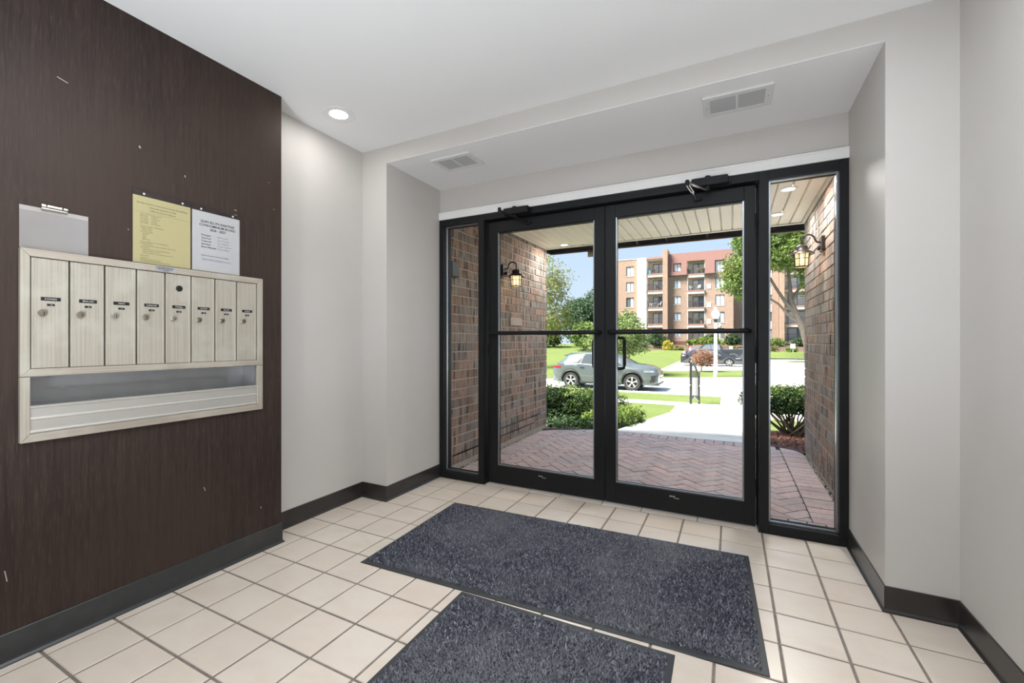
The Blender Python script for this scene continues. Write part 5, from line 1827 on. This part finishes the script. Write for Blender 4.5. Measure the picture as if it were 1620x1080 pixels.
# =================================================================== PLANTING
def foliage(name, blobs, n, size, mat, parent, seed, shell=0.55, clump=9, spread=2.0, kind='stuff', aspect=0.5, droop=0.0):
    """a leafy crown: clusters of small blade leaves on and inside ellipsoids; world coordinates"""
    r = np.random.default_rng(seed)
    bl = np.array(blobs, float)
    wts = (bl[:, 3] * bl[:, 4] + bl[:, 4] * bl[:, 5] + bl[:, 3] * bl[:, 5])
    wts /= wts.sum()
    nc = max(1, n // clump)
    bi = r.choice(len(bl), nc, p=wts)
    d = r.normal(size=(nc, 3))
    d /= np.linalg.norm(d, axis=1)[:, None]
    rad = shell + (1 - shell) * r.uniform(0, 1, nc) ** 0.5
    cc = bl[bi, :3] + d * bl[bi, 3:] * rad[:, None]
    P = np.repeat(cc, clump, 0)
    out = np.repeat(d, clump, 0)
    m = len(P)
    P = P + r.normal(0, size * spread, (m, 3)) * np.array([1, 1, 0.75])
    nrm = out * 0.6 + r.normal(0, 0.7, (m, 3)) + np.array([0, 0, 0.35])
    nrm /= np.linalg.norm(nrm, axis=1)[:, None]
    a = np.cross(nrm, r.normal(size=(m, 3)))
    a /= np.linalg.norm(a, axis=1)[:, None] + 1e-9
    a[:, 2] -= droop
    b = np.cross(nrm, a)
    s = size * r.uniform(0.6, 1.25, m)[:, None]
    V = np.zeros((m, 4, 3))
    V[:, 0] = P - a * s
    V[:, 1] = P + b * s * aspect - a * s * 0.1 + nrm * s * 0.12
    V[:, 2] = P + a * s
    V[:, 3] = P - b * s * aspect - a * s * 0.1 + nrm * s * 0.12
    w = WLOC.get(parent.name, (0, 0, 0)) if parent else (0, 0, 0)
    V = V.reshape(-1, 3) - np.array(w)
    me = fast_mesh(name, V, np.arange(m * 4).reshape(-1, 4))
    return link(name, me, mat, parent, kind=kind)


lfGreen = leafmat('leaf_fresh', [(0, (0.0596, 0.119, 0.0209)), (0.4, (0.1133, 0.1846, 0.0416)), (0.75, (0.1666, 0.238, 0.0716)), (1, (0.238, 0.2859, 0.1013))], 0.4)
lfPale = leafmat('leaf_pale', [(0, (0.1429, 0.1886, 0.0515)), (0.4, (0.217, 0.2514, 0.0857)), (0.8, (0.297, 0.297, 0.1258)), (1, (0.3542, 0.3085, 0.1372))], 0.45)
lfDark = leafmat('leaf_dark', [(0, (0.0167, 0.0381, 0.0142)), (0.5, (0.0356, 0.0714, 0.0261)), (1, (0.0619, 0.1048, 0.0381))], 0.3)
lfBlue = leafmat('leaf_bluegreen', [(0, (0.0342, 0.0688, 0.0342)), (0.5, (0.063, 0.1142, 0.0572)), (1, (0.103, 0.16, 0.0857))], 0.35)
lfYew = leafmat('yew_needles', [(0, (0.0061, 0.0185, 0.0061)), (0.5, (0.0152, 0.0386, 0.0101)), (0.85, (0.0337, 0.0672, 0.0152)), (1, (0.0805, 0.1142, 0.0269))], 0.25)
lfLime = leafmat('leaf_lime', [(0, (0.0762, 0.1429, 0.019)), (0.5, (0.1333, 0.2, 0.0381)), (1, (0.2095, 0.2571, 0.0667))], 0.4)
lfCrab = leafmat('leaf_crab', [(0, (0.0802, 0.14, 0.0399)), (0.4, (0.1467, 0.2201, 0.0668)), (0.8, (0.2267, 0.2867, 0.1134)), (0.95, (0.2933, 0.3067, 0.1333)), (1, (0.3867, 0.28, 0.1735))], 0.4)
lfRed = leafmat('leaf_bronze', [(0, (0.1618, 0.0687, 0.0444)), (0.4, (0.2592, 0.1214, 0.0729)), (0.8, (0.3641, 0.2025, 0.1295)), (1, (0.4855, 0.34, 0.2429))], 0.35)
lfYel = leafmat('leaf_golden', [(0, (0.2785, 0.26, 0.0247)), (0.5, (0.4023, 0.3591, 0.037)), (1, (0.4828, 0.4333, 0.0991))], 0.35)
lfFlow = leafmat('leaf_flowers', [(0, (0.0762, 0.1239, 0.0285)), (0.5, (0.1619, 0.1808, 0.0573)), (0.75, (0.2381, 0.2, 0.0762)), (0.9, (0.2952, 0.1714, 0.1048)), (1, (0.3429, 0.3143, 0.262))], 0.3)
mBark = mk('bark', (0.14, 0.12, 0.10), 0.9, var=[(6, (4, 4, 0.6), (0.055, 0.045, 0.036), 0.4, 0.7), (14, (1, 1, 0.5), (0.15, 0.13, 0.105), 0.5, 0.8)])
mTwig = mk('twig', (0.10, 0.075, 0.055), 0.9)
mTwigL = mk('pale_twig', (0.24, 0.19, 0.13), 0.9)


def branchy(t, base, top, r0, crown, nb, seed, mat=mBark):
    rn = random.Random(seed)
    b, e = Vector(base), Vector(top)
    pts, rad = [], []
    for k in range(6):
        f = k / 5
        pts.append(tuple(b.lerp(e, f) + Vector((rn.uniform(-1, 1), rn.uniform(-1, 1), 0)) * r0 * 0.5 * (1 if 0 < k < 5 else 0)))
        rad.append(r0 * (1 - 0.6 * f))
    MB().tube(pts, rad, 9).build('trunk', mat, t, smooth=True)
    for k in range(nb):
        f = rn.uniform(0.45, 0.98)
        s = b.lerp(e, f)
        c = crown[rn.randrange(len(crown))]
        g = Vector((c[0] + rn.uniform(-0.7, 0.7) * c[3], c[1] + rn.uniform(-0.7, 0.7) * c[4], c[2] + rn.uniform(-0.4, 0.6) * c[5]))
        m = s.lerp(g, 0.5) + Vector((0, 0, 0.12 * (g - s).length))
        MB().tube([tuple(s), tuple(m), tuple(g)], [r0 * 0.34, r0 * 0.2, r0 * 0.06], 6).build('branch', mat, t, smooth=True)


def tree(name, label, base, top, r0, crown, n, size, mat, seed, nb=7, cat='tree', group=None, shell=0.5, clump=9, spread=2.0, bark=None):
    t = thing(name, base, label, cat, group)
    branchy(t, base, top, r0, crown, nb, seed, bark or mBark)
    foliage('crown', crown, n, size, mat, t, seed, shell, clump, spread)
    return t


def blobs(c, R, n, seed, sub=0.45):
    rn = random.Random(seed)
    out = [(c[0], c[1], c[2], R[0] * 0.75, R[1] * 0.75, R[2] * 0.75)]
    for _ in range(n):
        u, v = rn.uniform(0, 2 * PI), rn.uniform(-0.7, 1)
        q = math.sqrt(1 - v * v)
        f = 1 - sub * 0.75
        out.append((c[0] + R[0] * f * q * math.cos(u), c[1] + R[1] * f * q * math.sin(u), c[2] + R[2] * f * v, R[0] * sub, R[1] * sub, R[2] * sub))
    return out


# --- hedges close to the porch
def shrub(name, label, base, stems, crown, n, size, mat, seed, twig=mTwig, cat='shrub', shell=0.7, extra=None, spread=1.4, group=None):
    t = thing(name, base, label, cat, group)
    rn = random.Random(seed)
    for k in range(stems):
        c = crown[rn.randrange(len(crown))]
        g = Vector((c[0] + rn.uniform(-0.85, 0.85) * c[3], c[1] + rn.uniform(-0.85, 0.85) * c[4], c[2] + rn.uniform(-0.3, 0.5) * c[5]))
        b = Vector(base) + Vector((rn.uniform(-0.08, 0.08), rn.uniform(-0.08, 0.08), -0.03))
        m = b.lerp(g, 0.5) + Vector((rn.uniform(-0.05, 0.05), rn.uniform(-0.05, 0.05), 0.04 - 0.10 * (Vector((g.x - b.x, g.y - b.y)).length)))
        MB().tube([tuple(b), tuple(m), tuple(g)], [0.016, 0.010, 0.004], 6).build('stem', twig if k % 2 else mTwigL, t, smooth=True)
    foliage('foliage', crown, n, size, mat, t, seed, shell, 10, spread)
    for (cr, nn, sz, mt) in (extra or []):
        foliage('new_growth', cr, nn, sz, mt, t, seed + 50, 0.85, 8, 1.5)
    return t


def flat_hedge(x0, x1, y0, y1, z0, z1, r, seed):
    rn = random.Random(seed)
    out = []
    nx_, ny_ = max(2, int((x1 - x0) / (r * 1.1))), max(2, int((y1 - y0) / (r * 1.1)))
    for i in range(nx_):
        for j in range(ny_):
            out.append((x0 + (x1 - x0) * (i + 0.5) / nx_ + rn.uniform(-0.03, 0.03), y0 + (y1 - y0) * (j + 0.5) / ny_, (z0 + z1) / 2 + rn.uniform(-0.01, 0.01), r, r, (z1 - z0) / 2))
    return out


cr = flat_hedge(2.44, 3.9, 4.0, 5.0, 0.10, 0.46, 0.24, 3)
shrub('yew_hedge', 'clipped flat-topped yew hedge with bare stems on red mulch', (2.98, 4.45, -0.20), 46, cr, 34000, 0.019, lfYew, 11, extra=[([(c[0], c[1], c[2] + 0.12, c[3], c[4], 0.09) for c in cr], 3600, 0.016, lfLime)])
cr = blobs((-0.46, 3.85, 0.04), (0.70, 0.58, 0.34), 9, 5, 0.5)
shrub('yew_shrub', 'dark rounded yew shrub against the left brick porch wall', (-0.42, 3.85, -0.16), 22, cr, 26000, 0.019, lfYew, 12, extra=[([(c[0], c[1], c[2] + 0.12, c[3] * 0.9, c[4] * 0.9, c[5] * 0.75) for c in cr], 2000, 0.018, lfLime)])
cr = blobs((-0.25, 5.15, -0.06), (0.75, 0.5, 0.28), 8, 6, 0.5)
shrub('yew_shrub', 'second yew shrub half hidden behind the dark rounded one', (-0.25, 5.15, -0.28), 14, cr, 14000, 0.020, lfYew, 13, extra=[([(c[0], c[1], c[2] + 0.10, c[3] * 0.9, c[4] * 0.9, c[5] * 0.8) for c in cr], 2400, 0.02, lfLime)])
cr = flat_hedge(0.32, 0.84, 3.25, 4.7, -0.20, 0.06, 0.20, 8)
cr = [(c[0], c[1], c[2] - 0.07 * (c[1] - 3.5) + 0.02, c[3], c[4], c[5]) for c in cr]
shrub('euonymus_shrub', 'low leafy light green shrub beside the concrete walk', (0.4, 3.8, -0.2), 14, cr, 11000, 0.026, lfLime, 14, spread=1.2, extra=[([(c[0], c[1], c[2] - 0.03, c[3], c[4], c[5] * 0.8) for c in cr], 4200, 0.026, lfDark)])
cr = flat_hedge(-0.65, 0.55, 2.62, 3.2, -0.12, 0.02, 0.17, 9)
shrub('ground_ivy', 'dark ivy spreading over the soil at the paver edge', (0.0, 2.95, -0.08), 8, cr, 4600, 0.027, lfDark, 15, spread=1.2)

# --- street trees
crc = blobs((-4.35, 25.35, 1.30), (1.85, 1.8, 1.85), 16, 21, 0.42)
tree('crabapple_tree', 'spreading light green small tree behind the parked crossover', (-4.4, 25.4, -1.0), (-4.35, 25.35, 1.2), 0.13, crc, 13000, 0.085, lfCrab, 31, 9, spread=1.8)
crp = blobs((-11.6, 29.0, 4.2), (3.0, 2.6, 4.2), 18, 22, 0.36) + [(-9.4, 29.4, 6.4, 0.9, 0.7, 0.45), (-8.9, 29.5, 6.0, 0.5, 0.5, 0.28), (-9.6, 29.3, 3.2, 1.1, 0.9, 0.6), (-9.2, 29.4, 2.4, 0.8, 0.8, 0.5)]
tree('honey_locust_tree', 'pale yellow-green airy tree seen past the left porch wall', (-12.2, 29.0, -0.85), (-11.6, 29.0, 4.0), 0.2, crp, 9000, 0.10, lfPale, 32, 10, shell=0.3, spread=2.0)
crd = blobs((-19.2, 70.0, 4.7), (4.5, 4.2, 5.0), 16, 23, 0.42)
tree('maple_tree', 'large dark rounded tree at the back of the lawn', (-19.2, 70.0, 0.3), (-19.2, 70.0, 3.6), 0.35, crd, 16000, 0.24, lfBlue, 33, 6, spread=1.7)
for k, (x, y, z, R, H, mt, lab) in enumerate(((-24.5, 63, 2.2, 2.7, 2.6, lfGreen, 'mid green tree left of the large dark tree'), (-35, 84, 3.6, 4.5, 4.5, lfDark, 'dark green tree far left at the lawn edge'), (-15.8, 57, 1.6, 2.0, 1.8, lfGreen, 'small bushy green tree in front of the large dark tree'), (-47, 98, 4.5, 6, 5.5, lfGreen, 'broad green tree at the far left skyline'))):
    tree('background_tree', lab, (x, y, lz(x, y) - 0.1), (x, y, z), 0.25, blobs((x, y, z), (R, R, H), 10, 60 + k, 0.42), 4500, 0.26, mt, 70 + k, 4, group='background trees behind the lawn', spread=1.8)
# the big leaning tree on the right
rt = thing('big_leaning_tree', (9.3, 51.3, -0.2), 'big leaning tree with forked grey trunk seen through the right sidelight', 'tree')
MB().tube([(9.35, 51.4, -0.9), (9.15, 51.3, 0.8), (8.75, 51.1, 2.4), (8.15, 51.0, 4.0), (7.7, 51.0, 5.4), (7.6, 51.0, 7.2), (7.4, 50.9, 9.2)], [0.42, 0.34, 0.31, 0.28, 0.22, 0.16, 0.08], 12).build('trunk', mBark, rt, smooth=True)
MB().tube([(8.15, 51.0, 3.95), (7.2, 50.8, 5.2), (6.4, 50.6, 6.6), (5.6, 50.5, 8.2), (4.6, 50.2, 9.3)], [0.22, 0.17, 0.14, 0.10, 0.05], 10).build('branch', mBark, rt, smooth=True)
MB().tube([(8.55, 51.05, 2.9), (7.6, 50.8, 3.7), (6.6, 50.7, 5.0), (5.4, 50.5, 5.9), (4.2, 50.2, 6.5)], [0.16, 0.13, 0.11, 0.08, 0.04], 10).build('branch', mBark, rt, smooth=True)
MB().tube([(7.8, 51.0, 5.2), (8.6, 51.0, 7.0), (9.3, 50.8, 8.6)], [0.18, 0.13, 0.06], 10).build('branch', mBark, rt, smooth=True)
crr = blobs((7.2, 50.5, 11.2), (4.6, 3.6, 4.0), 22, 25, 0.36) + [(3.2, 49.8, 8.8, 1.9, 1.5, 1.7), (2.6, 49.6, 7.2, 1.4, 1.2, 1.1), (3.8, 49.8, 6.2, 1.3, 1.2, 0.9), (9.5, 50.0, 7.8, 1.3, 1.2, 2.4), (9.8, 50.0, 5.0, 0.6, 0.7, 1.3)]
foliage('crown', crr, 34000, 0.17, lfGreen, rt, 41, 0.45, 9, 1.8)
foliage('sunlit_leaves', [(c[0], c[1] - 0.2, c[2] + 0.2, c[3], c[4], c[5]) for c in crr], 11000, 0.15, lfLime, rt, 42, 0.8, 9, 1.8)

# --- small bronze maple on the grass island
crm = blobs((0.36, 31.1, -0.14), (0.92, 0.8, 0.66), 12, 26, 0.36)
tree('japanese_maple', 'small bronze-leaved ornamental tree on the grass island', (0.33, 31.1, -1.03), (0.35, 31.1, -0.2), 0.05, crm, 2600, 0.06, lfRed, 43, 8, spread=1.6)

# --- beds and bushes at the foot of the building
def bush(name, label, c, R, n, size, mat, seed, group=None):
    t = thing(name, (c[0], c[1], c[2] - R[2]), label, 'bush', group)
    MB().tube([(c[0], c[1], c[2] - R[2] * 1.15), (c[0] + 0.05, c[1], c[2])], [0.06, 0.03], 6).build('stem', mTwig, t)
    foliage('foliage', [(c[0], c[1], c[2], *R)] + blobs(c, R, 6, seed, 0.5), n, size, mat, t, seed, 0.8, 8, 1.0)
    return t


bush('clipped_bush', 'dark green clipped ball bush left of the yellow bush', (-8.0, 70.5, 1.35), (1.5, 1.3, 1.15), 3800, 0.13, lfDark, 81)
bush('clipped_bush', 'dark green bush behind the light green small tree', (-11.9, 71.0, 1.35), (1.45, 1.2, 1.1), 3000, 0.13, lfDark, 82)
bush('golden_bush', 'bright yellow bush on the lawn edge by the building', (-6.25, 66.8, 0.38), (0.72, 0.7, 0.85), 1800, 0.10, lfYel, 83)
bush('low_bush', 'low reddish green bush right of the yellow bush', (-4.6, 65.2, 0.0), (0.6, 0.6, 0.45), 1500, 0.11, lfFlow, 84)
bush('grass_clump', 'tall pale ornamental grass behind the red minivan', (-1.2, 67.5, 0.75), (2.6, 1.0, 0.85), 3000, 0.15, lfLime, 85)
bush('clipped_bush', 'dark green bush left of the far lamp post', (-0.6, 73.0, 1.25), (1.1, 1.0, 0.95), 2400, 0.13, lfDark, 86)
bush('clipped_bush', 'large dark green bush right of the far lamp post', (2.4, 73.5, 1.35), (1.05, 1.0, 1.0), 2400, 0.13, lfDark, 87)
bush('clipped_bush', 'dark green low bush at the right edge of the right door', (5.3, 73.5, 1.0), (1.0, 0.9, 0.7), 2000, 0.13, lfDark, 88)
for k, (x, y, mt, lab) in enumerate(((2.6, 64.2, lfFlow, 'reddish flowering bush behind the pickup truck tailgate'), (4.6, 64.6, lfLime, 'pale green bed bush at the right edge of the right door'),
                                    (7.2, 64.0, lfFlow, 'reddish flowering bush at the left of the right sidelight'), (9.2, 64.6, lfLime, 'pale green bed bush in the middle of the right sidelight'), (11.2, 64.0, lfGreen, 'green bed bush beside the leaning trunk'))):
    bush('flower_bush', lab, (x, y, 0.05), (0.62, 0.55, 0.48), 900, 0.09, mt, 90 + k, group='flower bed bushes')
bush('clipped_bush', 'clipped dark hedge below the balconies right of the tree', (12.0, 76.2, 1.0), (1.6, 0.9, 0.8), 2600, 0.13, lfDark, 101)
bush('clipped_bush', 'round green bush under the right wing windows', (8.4, 75.8, 0.9), (1.0, 0.9, 0.7), 1800, 0.13, lfGreen, 102)
struct('bed_soil_far', MB().add([(-12, 66, lz(-12, 66) + 0.05), (60, 62.1, -0.95), (60, 66, 0.1), (60, 77.6, 0.45), (-12, 77.6, 0.5)], [(0, 1, 2, 3, 4)]), mk('bed_brown', (0.08, 0.05, 0.035), 0.95))

# --- lamp posts and small signs
mPost = mk('cream_post', (0.6, 0.565, 0.50), 0.6)
mGlobe = mk('white_globe', (0.6, 0.6, 0.59), 0.35)


def lamp_post(x, y, z, h, label):
    t = thing('lamp_post', (x, y, z), label, 'lamp post', 'car park lamp posts')
    MB().lathe([(0.13, 0.0), (0.12, 0.3), (0.10, h * 0.45), (0.085, h - 0.95)], 16, (x, y, z), caps=False).build('post', mPost, t, smooth=True)
    MB().lathe([(0.07, h - 0.98), (0.075, h - 0.92), (0.10, h - 0.80), (0.13, h - 0.78), (0.13, h - 0.74), (0.0, h - 0.74)], 16, (x, y, z), caps=False).build('socket', mTrimB, t, smooth=True)
    MB().lathe([(0.11, h - 0.74), (0.17, h - 0.68), (0.235, h - 0.50), (0.24, h - 0.38), (0.22, h - 0.36)], 20, (x, y, z), caps=False).build('globe', mGlobe, t, smooth=True)
    MB().lathe([(0.25, h - 0.37), (0.24, h - 0.34), (0.15, h - 0.22), (0.10, h - 0.12), (0.09, h - 0.02), (0.0, h)], 20, (x, y, z), caps=False).build('globe_cap', mGlobe, t, smooth=True)


lamp_post(1.36, 26.75, -1.03, 4.25, 'cream lamp post with white globe on the near grass island')
lamp_post(0.74, 69.4, 0.1, 3.75, 'far cream lamp post with white globe near the building')


def sign(x, y, z, w, h, ph, label):
    t = thing('lawn_sign', (x, y, z), label, 'sign')
    MB().box(x - w / 2, x + w / 2, y - 0.02, y + 0.02, z + ph, z + ph + h).build('board', mWhiteP, t, bevel=0.01)
    MB().box(x - 0.03, x + 0.03, y + 0.02, y + 0.06, z, z + ph + h * 0.5).build('stake', mSlab, t)


mSlab = bpy.data.materials['balcony_slab']
mWhiteP = bpy.data.materials['white_resin']
sign(-6.9, 76.5, 0.1, 0.62, 0.48, 0.25, 'small white sign at the brown plinth of the building')
sign(2.2, 63.4, -0.6, 0.42, 0.5, 0.55, 'small white sign in the flower bed by the pickup truck')
sign(9.1, 62.5, -0.7, 0.55, 0.6, 0.9, 'small white sign by the leaning tree trunk')

# --- balcony furniture and plants
z1f, z2f = 7.12, 12.58
patio_chair(mWhiteP, (-10.35, 77.95, 7.12), 1.2, 'white resin patio chair left of the white table, third balcony', 'white patio chairs')
patio_chair(mWhiteP, (-9.05, 77.95, 7.12), -1.2, 'white resin patio chair right of the white table, third balcony', 'white patio chairs')
round_table_t(mWhiteP, (-9.7, 78.2, 7.12), 'white round patio table on the third balcony from the top')
patio_chair(mWhiteP, (-3.85, 78.1, 9.78), 0.6, 'white patio chair, left one on the middle bay second balcony', 'white patio chairs')
patio_chair(mWhiteP, (-2.75, 78.1, 9.78), -0.5, 'white patio chair, right one on the middle bay second balcony', 'white patio chairs')
patio_chair(mDarkP, (-3.2, 78.1, 6.88), 0.4, 'dark patio chair on the middle bay third balcony', 'dark patio chairs')
patio_chair(mDarkP, (-9.3, 78.1, 10.09), 0.4, 'dark patio chair on the left bay second balcony', 'dark patio chairs')
patio_chair(mDarkP, (-3.9, 78.1, 4.07), 0.4, 'dark patio chair on the middle bay fourth balcony', 'dark patio chairs')
mPot = mk('terracotta', (0.25, 0.12, 0.08), 0.8)
mBlueP = mk('blue_plastic', (0.12, 0.42, 0.60), 0.5)
planter((-2.62, 77.95, 12.58), mDarkP, 0.45, lfYel, 'yellow flowering planter on the top middle balcony', 201)
planter((-1.98, 77.95, 12.58), mDarkP, 0.55, lfFlow, 'orange flowering planter on the top middle balcony corner', 202)
planter((-4.15, 77.95, 12.58), mDarkP, 0.5, lfLime, 'green planter at the left end of the top middle balcony', 203)
planter((-3.0, 77.95, 4.07), mDarkP, 0.5, lfGreen, 'leafy planter in the middle of the fourth balcony', 204)
planter((-2.2, 77.95, 4.07), mPot, 0.6, lfDark, 'tall leafy planter at the right of the fourth balcony', 205)
planter((-10.0, 77.95, 13.05), mPot, 0.35, lfFlow, 'terracotta planter on the top left balcony', 206)
MB().prism([(-10.95, 13.05), (-10.45, 13.05), (-10.5, 13.75), (-10.9, 13.75)], 77.85, 78.25, 'y').build('blue_tub', mBlueP, None, label='blue plastic tub on the top left balcony', cat='tub')
